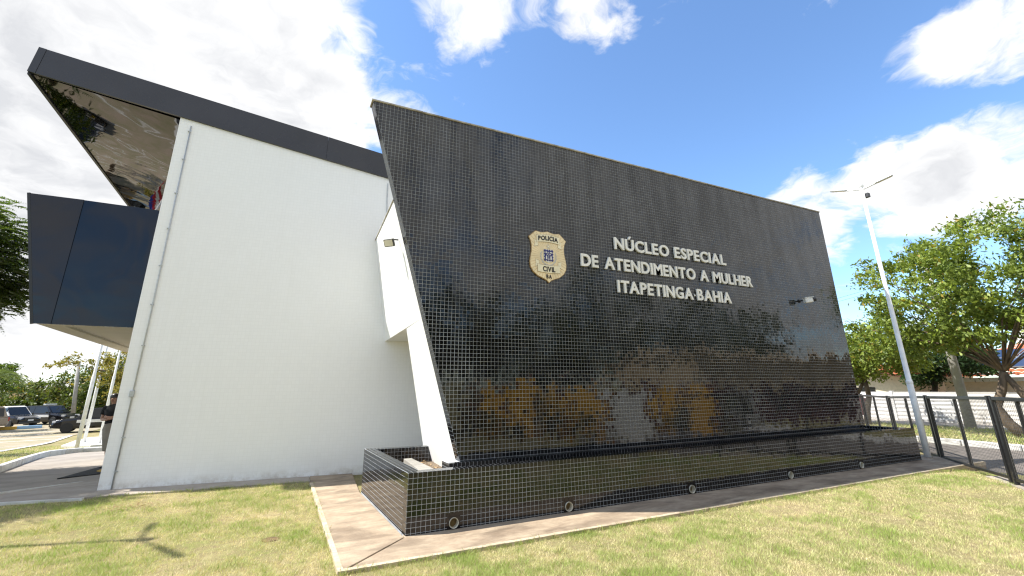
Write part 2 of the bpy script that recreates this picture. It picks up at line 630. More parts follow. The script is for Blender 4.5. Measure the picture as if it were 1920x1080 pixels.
def grid_sheet(xs, ys, dz=0.0, hf=gh):
    mb = MB()
    nx = len(xs)
    vs = [(x, y, hf(x, y) + dz) for y in ys for x in xs]
    fs = [(j * nx + i, j * nx + i + 1, (j + 1) * nx + i + 1, (j + 1) * nx + i) for j in range(len(ys) - 1) for i in range(nx - 1)]
    return mb.add(vs, fs)


def ground_mat():
    m, t, b = material('ground_turf')
    pos = t.new('ShaderNodeNewGeometry').outputs['Position']
    n1 = t.noise(pos, 0.8, 8.0, 0.6)
    n2 = t.noise(pos, 14.0, 6.0, 0.7)
    col = t.mix(t.mapr(n1, 0.38, 0.62), (0.36, 0.30, 0.16), (0.20, 0.21, 0.07))
    col = t.mix(t.mapr(n2, 0.4, 0.7), col, (0.20, 0.155, 0.09))
    t.l.new(col, b.inputs['Base Color'])
    b.inputs['Roughness'].default_value = 1.0
    b.inputs['Specular IOR Level'].default_value = 0.1
    bn = t.new('ShaderNodeBump')
    bn.inputs['Strength'].default_value = 0.8
    bn.inputs['Distance'].default_value = 0.03
    t.l.new(t.noise(pos, 30.0, 6.0, 0.7), bn.inputs['Height'])
    t.l.new(bn.outputs[0], b.inputs['Normal'])


ground_mat()
gx = sorted(set([-1500, -700, -350, -180, -100, -70] + list(np.arange(-50, -12, 4.0)) + list(np.arange(-12, 16, 0.5)) + list(np.arange(16, 40, 3.0)) + [45, 60, 90, 150, 300, 700, 1500]))
gy = sorted(set([-1500, -700, -300, -120, -60, -40, -30, -24, -20] + list(np.arange(-18, 6, 0.5)) + list(np.arange(6, 44, 1.0)) + [46, 50, 60, 80, 100, 160, 300, 600, 1000, 2000]))
build('ground', grid_sheet(gx, gy), 'ground_turf', smooth=True, kind='structure')


def slab(name, poly, mat, top, depth, bevel=0.008, label=None):
    """flat slab from plan points"""
    mb = MB().prism([(x, y, top - depth) for x, y in poly], (0, 0, depth))
    return build(name, mb, mat, bevel=bevel, kind='structure', label=label)


# concrete apron round the basin and beside the white wall, cast in bays
slab('apron', [(-0.70, -0.68), (-0.02, -0.02), (-0.12, 2.40), (-0.02, 4.07), (-0.72, 4.15), (-0.74, 3.4)], 'apron_concrete', 0.0, 0.22, label='sunlit tan concrete apron at the left end of the black basin')
slab('apron', [(-0.685, -0.69), (4.2, -0.665), (4.2, 0.1), (0.0, 0.1), (-0.01, -0.025)], 'apron_concrete', -0.002, 0.22, label='tan concrete apron along the near half of the basin front')
slab('apron', [(4.205, -0.665), (10.95, -0.68), (11.05, 0.55), (10.2, 1.6), (9.0, 1.6), (9.0, 0.1), (4.205, 0.1)], 'apron_concrete', -0.001, 0.30, label='shaded concrete apron along the far half of the basin front')
slab('path', [(-3.70, 3.98), (-0.735, 3.72), (-0.725, 4.17), (-3.72, 4.53)], 'path_concrete', -0.004, 0.2, label='narrow concrete strip along the foot of the white wall')
slab('path', [(-5.6, 4.32), (-4.65, 4.10), (-3.72, 3.92), (-3.71, 4.53), (-3.3, 5.0), (-3.3, 6.4), (-4.03, 5.81), (-5.0, 4.96), (-5.6, 4.45)], 'path_concrete', -0.012, 0.2, label='brown concrete strip left of the white wall')
build('path_edge', MB().beam((-5.6, 4.30, -0.03), (-3.70, 3.895, -0.03), 0.045, 0.07), 'kerb_white', kind='structure', label='white painted edge of the brown concrete strip')


for a, b in (((-0.685, -0.672), (4.2, -0.652)), ((4.205, -0.652), (10.94, -0.667))):
    lip = MB()
    n_ = 26
    for k in range(n_):
        p, q = Vector(a).lerp(Vector(b), k / n_), Vector(a).lerp(Vector(b), (k + 1) / n_)
        o1, o2 = random.uniform(0.0, 0.012), random.uniform(0.0, 0.012)
        lip.hexa([(p.x, p.y - 0.012 - o1, -0.06), (q.x, q.y - 0.012 - o2, -0.06), (q.x, q.y + 0.035 - o2, -0.06), (p.x, p.y + 0.035 + o1, -0.06),
                  (p.x, p.y - 0.012 - o1, 0.003), (q.x, q.y - 0.012 - o2, 0.003), (q.x, q.y + 0.035 - o2, 0.004), (p.x, p.y + 0.035 + o1, 0.004)])
    build('apron_edge', lip, 'edge_mortar', kind='structure', label='pale worn mortar edge of the concrete apron')
lip = MB()
for k in range(20):
    p, q = Vector((-0.70, -0.69)).lerp(Vector((-0.735, 3.5)), k / 20), Vector((-0.70, -0.69)).lerp(Vector((-0.735, 3.5)), (k + 1) / 20)
    o1 = random.uniform(0.0, 0.012)
    lip.hexa([(p.x - 0.012 - o1, p.y, -0.06), (p.x + 0.03, p.y, -0.06), (q.x + 0.03, q.y, -0.06), (q.x - 0.012 - o1, q.y, -0.06),
              (p.x - 0.012 - o1, p.y, 0.004), (p.x + 0.03, p.y, 0.005), (q.x + 0.03, q.y, 0.005), (q.x - 0.012 - o1, q.y, 0.004)])
build('apron_edge', lip, 'edge_mortar', kind='structure', label='pale worn mortar edge at the left side of the apron')


def drape(name, poly, mat, dz, kind='structure', label=None, step=0.8, depth=0.12):
    """a sheet with plan outline poly that follows the ground, with real thickness"""
    bm = bmesh.new()
    vs = [bm.verts.new((x, y, 0)) for x, y in poly]
    bm.faces.new(vs)
    xs = [p[0] for p in poly]
    ys = [p[1] for p in poly]
    y = math.ceil(min(ys) / step) * step
    while y < max(ys):
        bmesh.ops.bisect_plane(bm, geom=bm.verts[:] + bm.edges[:] + bm.faces[:], plane_co=(0, y, 0), plane_no=(0, 1, 0))
        y += step
    for v in bm.verts:
        v.co.z = prof(v.co.y) + dz if v.co.x < 6 else gh(v.co.x, v.co.y) + dz
    r = bmesh.ops.extrude_face_region(bm, geom=bm.faces[:])
    for v in [g for g in r['geom'] if isinstance(g, bmesh.types.BMVert)]:
        v.co.z -= depth
    bmesh.ops.recalc_face_normals(bm, faces=bm.faces)
    me = bpy.data.meshes.new(name)
    bm.to_mesh(me)
    bm.free()
    return build(name, me, mat, kind=kind, label=label)


drape('walkway', [(-9.5, 1.25), (-7.5, 2.83), (-4.99, 5.0), (-4.02, 5.84), (-3.3, 6.46), (-3.3, 15.0), (-6.0, 15.3), (-7.2, 15.6), (-7.4, 12.8), (-6.55, 8.8), (-9.0, 4.0)], 'grey_floor', 0.05)
drape('walkway_edge', [(-9.5, 1.20), (-7.5, 2.78), (-4.99, 4.95), (-4.02, 5.79), (-3.3, 6.41), (-3.3, 6.455), (-4.02, 5.835), (-4.99, 4.995), (-7.5, 2.825), (-9.5, 1.245)], 'kerb_white', 0.053)

# ------------------------------------------------------------------ the building
def wall_y(x):          # front face of the white wall in plan
    return 4.0794 - 0.1154 * x


def fas_z(x):           # lower edge of the roof fascia
    return 7.02 - 0.182 * (x + 6.115)


bld = thing('police_station', (-0.5, 6.0, 0), 'white tiled building with sloping dark roof and navy canopy', 'building')
NW = Vector((0.1146, 0.9934, 0))
XL, XR = -3.72, 3.4
wall_poly = [(XL, wall_y(XL), -0.25), (XR, wall_y(XR), -0.25), (XR, wall_y(XR), fas_z(XR) + 0.05), (XL, wall_y(XL), fas_z(XL) + 0.05)]
build('front_wall', MB().prism(wall_poly, NW * 0.28), 'white_tile', bld)
# body of the building behind the wall
body = MB()
body.hexa([(-3.6, 4.9, -0.6), (9.4, 4.2, -0.6), (9.4, 12.5, -0.9), (-3.9, 12.5, -0.9), (-3.6, 4.9, 6.3), (9.4, 4.2, 4.0), (9.4, 12.5, 4.0), (-3.9, 12.5, 6.3)])
build('rear_block', body, 'white_paint', bld)

# roof
roof = build('roof', MB().hexa([(-6.06, 4.83, fas_z(-6.06) + 0.03), (3.4, wall_y(3.4) + 0.03, fas_z(3.4) + 0.03), (3.4, 12.6, fas_z(3.4) + 0.03), (-6.36, 12.6, fas_z(-6.36) + 0.03),
                                (-6.0, 4.83, fas_z(-6.06) + 0.50), (3.4, wall_y(3.4) + 0.03, fas_z(3.4) + 0.5), (3.4, 12.6, fas_z(3.4) + 0.5), (-6.3, 12.6, fas_z(-6.36) + 0.5)]), 'graphite_panel', bld)


def fascia(x0, x1, y_off, slant0=0.0):
    mb = MB()
    p = []
    for x, up, sl in ((x0, 0, 0), (x1, 0, 0), (x1, 1, slant0 if x1 < -5 else 0), (x0, 1, slant0)):
        xx = x + sl
        p.append(Vector((xx, wall_y(x) + y_off, fas_z(x) + 0.535 * up)))
    return mb.prism(p, NW * 0.05)


build('fascia_panel', fascia(-6.115, -6.00, -0.048, 0.05), 'graphite_panel', roof)
build('fascia_panel', fascia(-5.996, -1.056, -0.042, 0.05), 'graphite_panel', roof)
build('fascia_panel', fascia(-1.052, 3.4, -0.046), 'graphite_panel', roof)
sof = MB()
sx0, sx1 = -6.10, XL + 0.02
sof.hexa([(-6.07, 4.80, fas_z(-6.07) - 0.006), (3.2, wall_y(3.2) + 0.3, fas_z(3.2) - 0.006), (3.2, 12.5, fas_z(3.2) - 0.006), (-6.34, 12.5, fas_z(-6.34) - 0.006),
          (-6.07, 4.80, fas_z(-6.07) + 0.025), (3.2, wall_y(3.2) + 0.3, fas_z(3.2) + 0.025), (3.2, 12.5, fas_z(3.2) + 0.025), (-6.34, 12.5, fas_z(-6.34) + 0.025)])
build('soffit', sof, 'mirror_soffit', roof, label='mirror-like dark underside of the roof overhang')
build('edge_trim', MB().beam((-6.10, 4.79, fas_z(-6.1) - 0.004), (-6.37, 12.5, fas_z(-6.37) - 0.004), 0.05, 0.06), 'black_paint', roof)

# canopy over the entrance
can = build('canopy', MB().hexa([(-5.05, 4.78, 2.60), (-3.2, 4.86, 2.60), (-3.2, 11.4, 2.60), (-5.52, 11.4, 2.60),
                                 (-5.56, 4.78, 4.70), (-3.2, 4.86, 4.70), (-3.2, 11.4, 4.70), (-6.00, 11.4, 4.70)]), 'navy_panel', bld)
build('canopy_panel', MB().hexa([(-5.08, 4.75, 2.53), (-4.865, 4.748, 2.53), (-4.865, 4.775, 2.53), (-5.07, 4.775, 2.53), (-5.59, 4.75, 4.73), (-4.875, 4.742, 4.73), (-4.875, 4.775, 4.73), (-5.58, 4.775, 4.73)]), 'navy_panel', can)
build('canopy_panel', MB().hexa([(-4.862, 4.762, 2.53), (-3.2, 4.84, 2.53), (-3.2, 4.855, 2.53), (-4.862, 4.778, 2.53), (-4.872, 4.758, 4.73), (-3.2, 4.83, 4.73), (-3.2, 4.855, 4.73), (-4.872, 4.778, 4.73)]), 'navy_panel', can)
build('corner_trim', MB().beam((-5.095, 4.762, 2.525), (-5.605, 4.762, 4.735), 0.03, 0.04), 'black_paint', can)
cs = MB()
cs.hexa([(-5.06, 4.78, 2.535), (-3.2, 4.86, 2.535), (-3.2, 5.15, 2.535), (-5.08, 5.07, 2.535), (-5.06, 4.78, 2.6), (-3.2, 4.86, 2.6), (-3.2, 5.15, 2.6), (-5.08, 5.07, 2.6)])
cs.hexa([(-5.08, 5.07, 2.535), (-4.80, 5.08, 2.535), (-5.15, 11.3, 2.535), (-5.50, 11.3, 2.535), (-5.08, 5.07, 2.6), (-4.80, 5.08, 2.6), (-5.15, 11.3, 2.6), (-5.50, 11.3, 2.6)])
build('soffit', cs, 'cream_paint', can)
build('soffit_recess', MB().hexa([(-4.80, 5.085, 2.57), (-3.2, 5.155, 2.57), (-3.2, 11.3, 2.57), (-5.15, 11.3, 2.57), (-4.80, 5.085, 2.605), (-3.2, 5.155, 2.605), (-3.2, 11.3, 2.605), (-5.15, 11.3, 2.605)]), 'cream_paint', can)
build('entrance_column', MB().box((-5.35, 11.2, -0.7), (-5.05, 11.5, 2.55)), 'black_paint', bld)

# block behind the tiled wall with its slanting side
SL = 0.2923


def edge_x(z):          # slanting left edge of the tiled wall
    return 0.7615 - SL * (z - 0.5843)


ab = MB()
YB = 0.705
ab.hexa([(edge_x(2.35), YB, 2.35), (9.45, YB, 2.35), (9.45, 4.0, 2.36), (0.393, 4.05, 2.36),
         (edge_x(3.95), YB, 3.95), (9.45, YB, 3.95), (9.45, 4.0, 4.3), (0.069, 4.09, 4.437)])
ann = build('side_block', ab, 'white_paint', bld)
build('parapet_cap', MB().hexa([(edge_x(3.95) - 0.015, YB, 3.952), (9.45, YB, 3.952), (9.45, 4.0, 4.302), (0.054, 4.08, 4.439),
                                (edge_x(3.95) - 0.015, YB, 3.968), (9.45, YB, 3.968), (9.45, 4.0, 4.318), (0.054, 4.08, 4.455)]), 'cap_stone', ann)
lg = MB()
poly = [(edge_x(2.352) + 0.001, YB, 2.352), (0.299, 1.806, 2.352), (0.955, 2.74, 0.25), (edge_x(0.2) + 0.001, YB, 0.2)]
lg.prism(poly, (0.22, 0, 0))
build('leg_wall', lg, 'white_paint', bld)

# conduit with box on the white wall
cd = MB()
cx0, cx1 = -3.536, -3.515
cd.tube([(cx0, wall_y(cx0) - 0.018, 0.0), (cx1, wall_y(cx1) - 0.018, 3.0), (cx1, wall_y(cx1) - 0.018, 6.42)], 0.011, 8)
con = build('conduit', cd, 'galvanised', bld, smooth=True)
build('junction_box', MB().box((cx0 - 0.032, wall_y(cx0) - 0.045, 1.37), (cx0 + 0.032, wall_y(cx0) - 0.002, 1.47)), 'galvanised', con, bevel=0.006)
for z in (0.25, 0.75, 2.2, 2.9, 3.6, 4.3, 5.0, 5.7, 6.3):
    build('clamp', MB().box((cx0 - 0.014, wall_y(cx0) - 0.032, z - 0.008), (cx0 + 0.034, wall_y(cx0) - 0.001, z + 0.008)), 'galvanised', con)
build('cable', MB().tube([(0.226, wall_y(.226) - 0.012, 5.75), (0.232, wall_y(.23) - 0.012, 5.4), (0.26, wall_y(.26) - 0.012, 4.9)], 0.010, 6), 'galvanised', bld)

fl = thing('floodlight', (edge_x(3.42), 0.98, 3.42), 'small grey floodlight on the bright white side wall by the black tiles', 'floodlight')
c0 = Vector((edge_x(3.42) - 0.13, 0.96, 3.42))
_n = Vector((-0.62, -0.62, -0.48)).normalized()
_s = _n.cross(Vector((0, 0, 1))).normalized()
Rf = Matrix((-_n, _s, (-_n).cross(_s))).transposed()
build('housing', MB().obox(c0, (0.018, 0.080, 0.055), Rf), 'dark_metal', fl, bevel=0.008)
build('lens', MB().obox(c0 + Rf @ Vector((-0.0192, 0, 0)), (0.002, 0.066, 0.043), Rf), 'lamp_lens', fl)
build('bracket', MB().tube([c0 + Rf @ Vector((0.02, 0, 0.02)), c0 + Vector((0.06, -0.02, 0.05)), (edge_x(3.47) + 0.002, 0.93, 3.47)], 0.011, 6), 'dark_metal', fl)

# ------------------------------------------------------------------ black tiles
PITCH_T, SIZE_T = 0.052, 0.0482
TH = 0.0012                     # how far a tile stands proud of the joint


def clip_half(poly, a, b, c):   # keep a*u+b*v<=c
    out = []
    for i in range(len(poly)):
        p, q = poly[i], poly[(i + 1) % len(poly)]
        dp, dq = a * p[0] + b * p[1] - c, a * q[0] + b * q[1] - c
        if dp <= 0:
            out.append(p)
        if dp * dq < 0:
            t = dp / (dp - dq)
            out.append((p[0] + (q[0] - p[0]) * t, p[1] + (q[1] - p[1]) * t))
    return out


TILES = {}


def tile_face(key, O, U, V, ulen, v0, v1, halves=(), skip=None, tilt=0.0080, u0=0.0, tpos=True):
    """collect tiles over a rectangle u0..ulen, v0..v1 of the plane O+uU+vV, clipped by half planes.
    rows are counted from the upper edge v1 downwards"""
    O, U, V = Vector(O), Vector(U).normalized(), Vector(V).normalized()
    N = U.cross(V)
    lst = TILES.setdefault(key, [])
    nu, nv = int(math.ceil((ulen - u0) / PITCH_T)), int(math.ceil((v1 - v0) / PITCH_T))
    g = (PITCH_T - SIZE_T) / 2
    sheets = {}
    for j in range(nv):
        for i in range(nu):
            a0, b1 = u0 + i * PITCH_T, v1 - j * PITCH_T
            q = [(a0 + g, b1 - PITCH_T + g), (a0 + PITCH_T - g, b1 - PITCH_T + g), (a0 + PITCH_T - g, b1 - g), (a0 + g, b1 - g)]
            cu, cv = a0 + PITCH_T / 2, b1 - PITCH_T / 2
            if skip and skip(cu, cv):
                continue
            full = True
            for h in [(1, 0, ulen - 0.001), (0, -1, -v0)] + list(halves):
                q2 = clip_half(q, *h)
                if q2 != q:
                    full = False
                q = q2
                if len(q) < 3:
                    break
            if len(q) < 3:
                continue
            ar = abs(sum(q[k][0] * q[(k + 1) % len(q)][1] - q[(k + 1) % len(q)][0] * q[k][1] for k in range(len(q)))) / 2
            if ar < 0.00012:
                continue
            sk = (i // 6, j // 6)
            if sk not in sheets:
                sheets[sk] = (random.gauss(0, tilt * 0.7), random.gauss(0, tilt * 0.7))
            ta = sheets[sk][0] + random.gauss(0, tilt * 0.75)
            tb = sheets[sk][1] + random.gauss(0, tilt * 0.75)
            P0 = O + U * cu + V * cv
            lst.append(dict(q=q, c=(cu, cv), P=P0, O=O, U=U, V=V, N=N, t=(ta, tb), full=full, d=(P0 - CAM_LOC).length))


def finish_tiles(key, parent, n_parts=300):
    lst = TILES[key]
    cand = sorted([t for t in lst if t['full'] and t['N'].dot(CAM_LOC - t['P']) > 0], key=lambda t: t['d'] / max(0.15, t['N'].dot((CAM_LOC - t['P']).normalized())))
    part_ids = {id(t) for t in cand[:n_parts]}
    # one shared mesh for the tiles that are parts of their own
    h = SIZE_T / 2
    i = h - 0.002
    vs = [(-h, -h, -0.003), (h, -h, -0.003), (h, h, -0.003), (-h, h, -0.003), (-h, -h, TH - 0.001), (h, -h, TH - 0.001), (h, h, TH - 0.001), (-h, h, TH - 0.001),
          (-i, -i, TH), (i, -i, TH), (i, i, TH), (-i, i, TH)]
    fs = [(8, 9, 10, 11)] + [(k, (k + 1) % 4, (k + 1) % 4 + 4, k + 4) for k in range(4)] + [(k + 4, (k + 1) % 4 + 4, (k + 1) % 4 + 8, k + 8) for k in range(4)]
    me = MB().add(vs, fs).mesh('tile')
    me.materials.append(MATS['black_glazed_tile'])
    V_, F_ = [], []
    for t in lst:
        U, V, N = t['U'], t['V'], t['N']
        if id(t) in part_ids:
            n = (N - U * t['t'][0] - V * t['t'][1]).normalized()
            u = (U - n * U.dot(n)).normalized()
            v = n.cross(u)
            o = link(bpy.data.objects.new('tile', me))
            Mx = Matrix((u, v, n)).transposed().to_4x4()
            Mx.translation = t['P']
            o.parent = parent
            o.matrix_parent_inverse = Matrix.Translation(-Vector(parent.location))
            o.matrix_basis = Mx
            continue
        k = len(V_)
        m = len(t['q'])
        for (a, b) in t['q']:
            p = t['O'] + U * a + V * b
            V_.append(p - N * 0.002)
        for (a, b) in t['q']:
            hgt = TH + (a - t['c'][0]) * t['t'][0] + (b - t['c'][1]) * t['t'][1]
            V_.append(t['O'] + U * a + V * b + N * hgt)
        F_.append(tuple(k + m + x for x in range(m)))
        for x in range(m):
            F_.append((k + x, k + (x + 1) % m, k + m + (x + 1) % m, k + m + x))
    me2 = bpy.data.meshes.new('tile_field')
    me2.from_pydata([tuple(p) for p in V_], [], F_)
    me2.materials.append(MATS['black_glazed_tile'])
    o = link(bpy.data.objects.new('tile_field', me2))
    attach(o, parent)
    o['kind'] = 'stuff'


# tall slanted wall
YW, ZT, XRW, ZB = 0.5377, 5.326, 9.54, 0.584
WT = 0.165
fw = thing('feature_wall', (4.5, 0.62, 0), 'tall black glazed tile wall with slanting left edge carrying white lettering', 'wall')
core = MB()
core.prism([(edge_x(ZB), YW, ZB), (XRW, YW, ZB), (XRW, YW, ZT), (edge_x(ZT), YW, ZT)], (0, WT, 0))
build('wall_core', core, 'grout', fw)
tile_face('wall', (0, YW, 0), (1, 0, 0), (0, 0, 1), XRW, ZB, ZT, halves=[(-1, -SL, -(0.7615 + SL * 0.5843) - 0.002)], u0=-0.6246 - 0.3 * PITCH_T)
# narrow slanting end: rows follow the slope
sd = Vector((edge_x(ZT) - edge_x(ZB), 0, ZT - ZB))
slen = sd.length
tile_face('wall', (edge_x(ZB), YW + WT, ZB), (0, -1, 0), sd, WT, 0.0, slen, tilt=0.006)
finish_tiles('wall', fw)
# plinth at the foot
pl = MB().box((0.60, 0.46, 0.1), (XRW + 0.02, 0.74, ZB - 0.004))
plo = build('plinth', pl, 'grout', fw)
TILES['plinth'] = []
tile_face('plinth', (0, 0.46, 0), (1, 0, 0), (0, 0, 1), XRW + 0.02, 0.3, ZB - 0.004, u0=0.60)
tile_face('plinth', (0.60, 0.74, 0), (0, -1, 0), (0, 0, 1), 0.28, 0.3, ZB - 0.004)
tile_face('plinth', (0, 0.46, ZB - 0.004), (1, 0, 0), (0, 1, 0), XRW, 0.0, 0.075, u0=0.60)
V_ = []
# cap along the top
cap = MB()
x0 = edge_x(ZT) - 0.02
xs = np.linspace(x0, XRW + 0.015, 15)
for a, b in zip(xs[:-1], xs[1:]):
    dz = random.uniform(-0.003, 0.003)
    dy = random.uniform(-0.004, 0.004)
    cap.box((a, YW - 0.018 + dy, ZT + 0.001 + dz), (b - 0.003, YW + WT + 0.02, ZT + 0.026 + dz))
build('coping', cap, 'cap_stone', fw, bevel=0.003)

# ------------------------------------------------------------------ basin in front of the wall
HP = 0.587
PLEN = 10.207
pool = thing('basin', (5.0, 0.6, 0), 'low black tiled basin with white drain pipes below the lettered wall', 'basin')
DRAINS = [0.516, 1.978, 4.017, 6.177, 8.157]
DZ, DR = 0.060, 0.052
CW = 0.145
pc = MB()
pc.box((0, 0, 0.16), (PLEN, CW, HP))
ed = [0.0] + [e for d in DRAINS for e in (d - 0.075, d + 0.075)] + [PLEN]
for a, b in zip(ed[0::2], ed[1::2]):
    pc.box((a, 0.0, -0.06), (b, CW, 0.1595))
LB = Vector((-0.099, 2.406, 0))
pc.hexa([(-0.006, CW + 0.0005, -0.06), (CW, CW + 0.0005, -0.06), (CW - 0.095, 2.26, -0.06), (-0.093, 2.26, -0.06), (-0.006, CW + 0.0005, HP), (CW, CW + 0.0005, HP), (CW - 0.095, 2.26, HP), (-0.093, 2.26, HP)])
pc.hexa([(-0.093, 2.2605, -0.06), (1.5, 2.15, -0.06), (1.5, 2.29, -0.06), (-0.099, 2.406, -0.06), (-0.093, 2.2605, HP), (1.5, 2.15, HP), (1.5, 2.29, HP), (-0.099, 2.406, HP)])
pc.box((PLEN - CW, CW + 0.0005, -0.06), (PLEN, 1.2, HP))
pc.box((8.6, 1.2005, -0.06), (PLEN, 1.2 + CW, HP))
build('basin_core', pc, 'grout', pool)


def near_drain(u, v):
    return any(abs(u - d) < 0.075 and abs(v - DZ) < 0.095 and (u - d) ** 2 + (v - DZ) ** 2 < (DR + 0.012) ** 2 for d in DRAINS)


tile_face('pool', (0, 0, 0), (1, 0, 0), (0, 0, 1), PLEN, 0.0, HP, skip=near_drain, tilt=0.006)
side = Vector((-0.093, 2.26, 0))
tile_face('pool', LB, (Vector((0, 0, 0)) - LB), (0, 0, 1), LB.length, 0.0, HP, tilt=0.006)
tile_face('pool', (0, 0, HP), (1, 0, 0), (0, 1, 0), PLEN, 0.0, CW, tilt=0.005)
tile_face('pool', (-0.005, CW, HP), (1, 0, 0), (-0.0411, 0.9992, 0), CW, 0.003, 2.11, tilt=0.005)
tile_face('pool', (-0.093, 2.262, HP), (1, -0.069, 0), (0.069, 1, 0), 1.55, 0.0, CW - 0.003, tilt=0.005)
tile_face('pool', (0.06, 2.249, 0), (1, -0.0692, 0), (0, 0, 1), 1.4, 0.25, HP, tilt=0.005)
tile_face('pool', (PLEN - CW, 1.2, 0), (0, -1, 0), (0, 0, 1), 1.05, 0.25, HP, tilt=0.005)
tile_face('pool', (PLEN - CW, CW, HP), (1, 0, 0), (0, 1, 0), CW, 0.003, 1.2, tilt=0.005)
tile_face('pool', (PLEN, 0, 0), (0, 1, 0), (0, 0, 1), 1.3, 0.0, HP, tilt=0.005)
finish_tiles('pool', pool)
lst = TILES['plinth']
for t in lst:
    pass
_tmp = TILES.pop('plinth')
pv, pf = [], []
for t in _tmp:
    k, m = len(pv), len(t['q'])
    for off in (-0.002, TH):
        for (a, b) in t['q']:
            pv.append(tuple(t['O'] + t['U'] * a + t['V'] * b + t['N'] * off))
    pf.append(tuple(k + m + x for x in range(m)))
    pf += [(k + x, k + (x + 1) % m, k + m + (x + 1) % m, k + m + x) for x in range(m)]
pm = bpy.data.meshes.new('plinth_tiles')
pm.from_pydata(pv, [], pf)
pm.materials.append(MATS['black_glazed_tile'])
_o = link(bpy.data.objects.new('plinth_tiles', pm))
_o.parent = plo
_o.matrix_parent_inverse = Matrix.Identity(4)
_o['kind'] = 'stuff'

for d in DRAINS:
    n = 24
    ring_o, ring_i = [], []
    for k in range(n):
        a = 2 * math.pi * k / n
        c, s = math.cos(a), math.sin(a)
        q = 0.0755 / max(abs(c), abs(s))
        ring_o.append((d + c * q, 0.001, min(0.1592, max(-0.03, DZ + s * q * 1.22))))
        ring_i.append((d + c * DR, 0.001, DZ + s * DR))
    mb = MB().add(ring_o + ring_i, [(k, (k + 1) % n, (k + 1) % n + n, k + n) for k in range(n)])
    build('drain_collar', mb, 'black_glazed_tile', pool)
    dp = build('drain_pipe', MB().lathe([(DR - 0.005, 0.10), (DR - 0.005, -0.012), (DR, -0.015), (DR + 0.001, 0.0), (DR + 0.001, 0.10)], (d, 0, DZ), (0, 1, 0), 24), 'pvc', pool, smooth=False)
    build('pipe_end', MB().lathe([(DR - 0.0045, 0.045), (DR - 0.0045, 0.05)], (d, 0, DZ), (0, 1, 0), 16), 'pipe_dirt', dp)

build('bed', MB().hexa([(0.1, 0.14, 0.0), (1.6, 0.14, 0.0), (1.6, 2.2, 0.0), (0.0, 2.26, 0.0), (0.1, 0.14, 0.36), (1.6, 0.14, 0.36), (1.6, 2.2, 0.38), (0.0, 2.26, 0.36)]), 'soil', pool, label='bare brown soil inside the basin')
build('bed', MB().box((1.61, 0.14, 0.0), (PLEN - CW, 0.5, 0.30)), 'soil', pool)
build('beam', MB().hexa([(0.297, 0.55, 0.3), (0.491, 0.62, 0.3), (0.458, 1.717, 0.3), (0.345, 1.724, 0.3), (0.297, 0.55, 0.5), (0.491, 0.62, 0.5), (0.458, 1.717, 0.5), (0.345, 1.724, 0.5)]), 'beam_concrete', pool, bevel=0.006, label='weathered concrete beam inside the basin')
dl = MB()
for k in range(260):
    x, y = random.uniform(0.12, 1.0), random.uniform(0.6, 2.2)
    if 0.28 < x < 0.5 and y < 1.75:
        continue
    a = random.uniform(0, 6.28)
    r = random.uniform(0.012, 0.035)
    z = 0.372 + random.uniform(0, 0.02)
    dl.add([(x + r * math.cos(a), y + r * math.sin(a), z), (x - 0.4 * r * math.sin(a), y + 0.4 * r * math.cos(a), z + random.uniform(0, 0.015)), (x - r * math.cos(a), y - r * math.sin(a), z + random.uniform(0, 0.01)), (x + 0.4 * r * math.sin(a), y - 0.4 * r * math.cos(a), z)], [(0, 1, 2, 3)])
pmat('dry_leaf', (0.30, 0.17, 0.08), (0.40, 0.30, 0.16), 30, 0.8)
build('dry_leaves', dl, 'dry_leaf', pool, kind='stuff')

# ------------------------------------------------------------------ lettering and badge
def glyph(ch, bold=0.0):
    cu = bpy.data.curves.new('glyph', 'FONT')
    cu.body = ch
    cu.size = 1.0
    cu.offset = bold
    cu.resolution_u = 4
    ob = bpy.data.objects.new('glyph', cu)
    COL.objects.link(ob)
    dg = bpy.context.evaluated_depsgraph_get()
    me = bpy.data.meshes.new_from_object(ob.evaluated_get(dg))
    bpy.data.objects.remove(ob)
    bpy.data.curves.remove(cu)
    return me


_H = glyph('H', 0.0)
CAP_H = max(v.co.y for v in _H.vertices)
GCACHE = {}


def glyph_data(ch, bold):
    if (ch, bold) not in GCACHE:
        me = glyph(ch, bold)
        vs = [(v.co.x, v.co.y) for v in me.vertices]
        fs = [tuple(p.vertices) for p in me.polygons]
        GCACHE[(ch, bold)] = (vs, fs, min(p[0] for p in vs), max(p[0] for p in vs))
    return GCACHE[(ch, bold)]


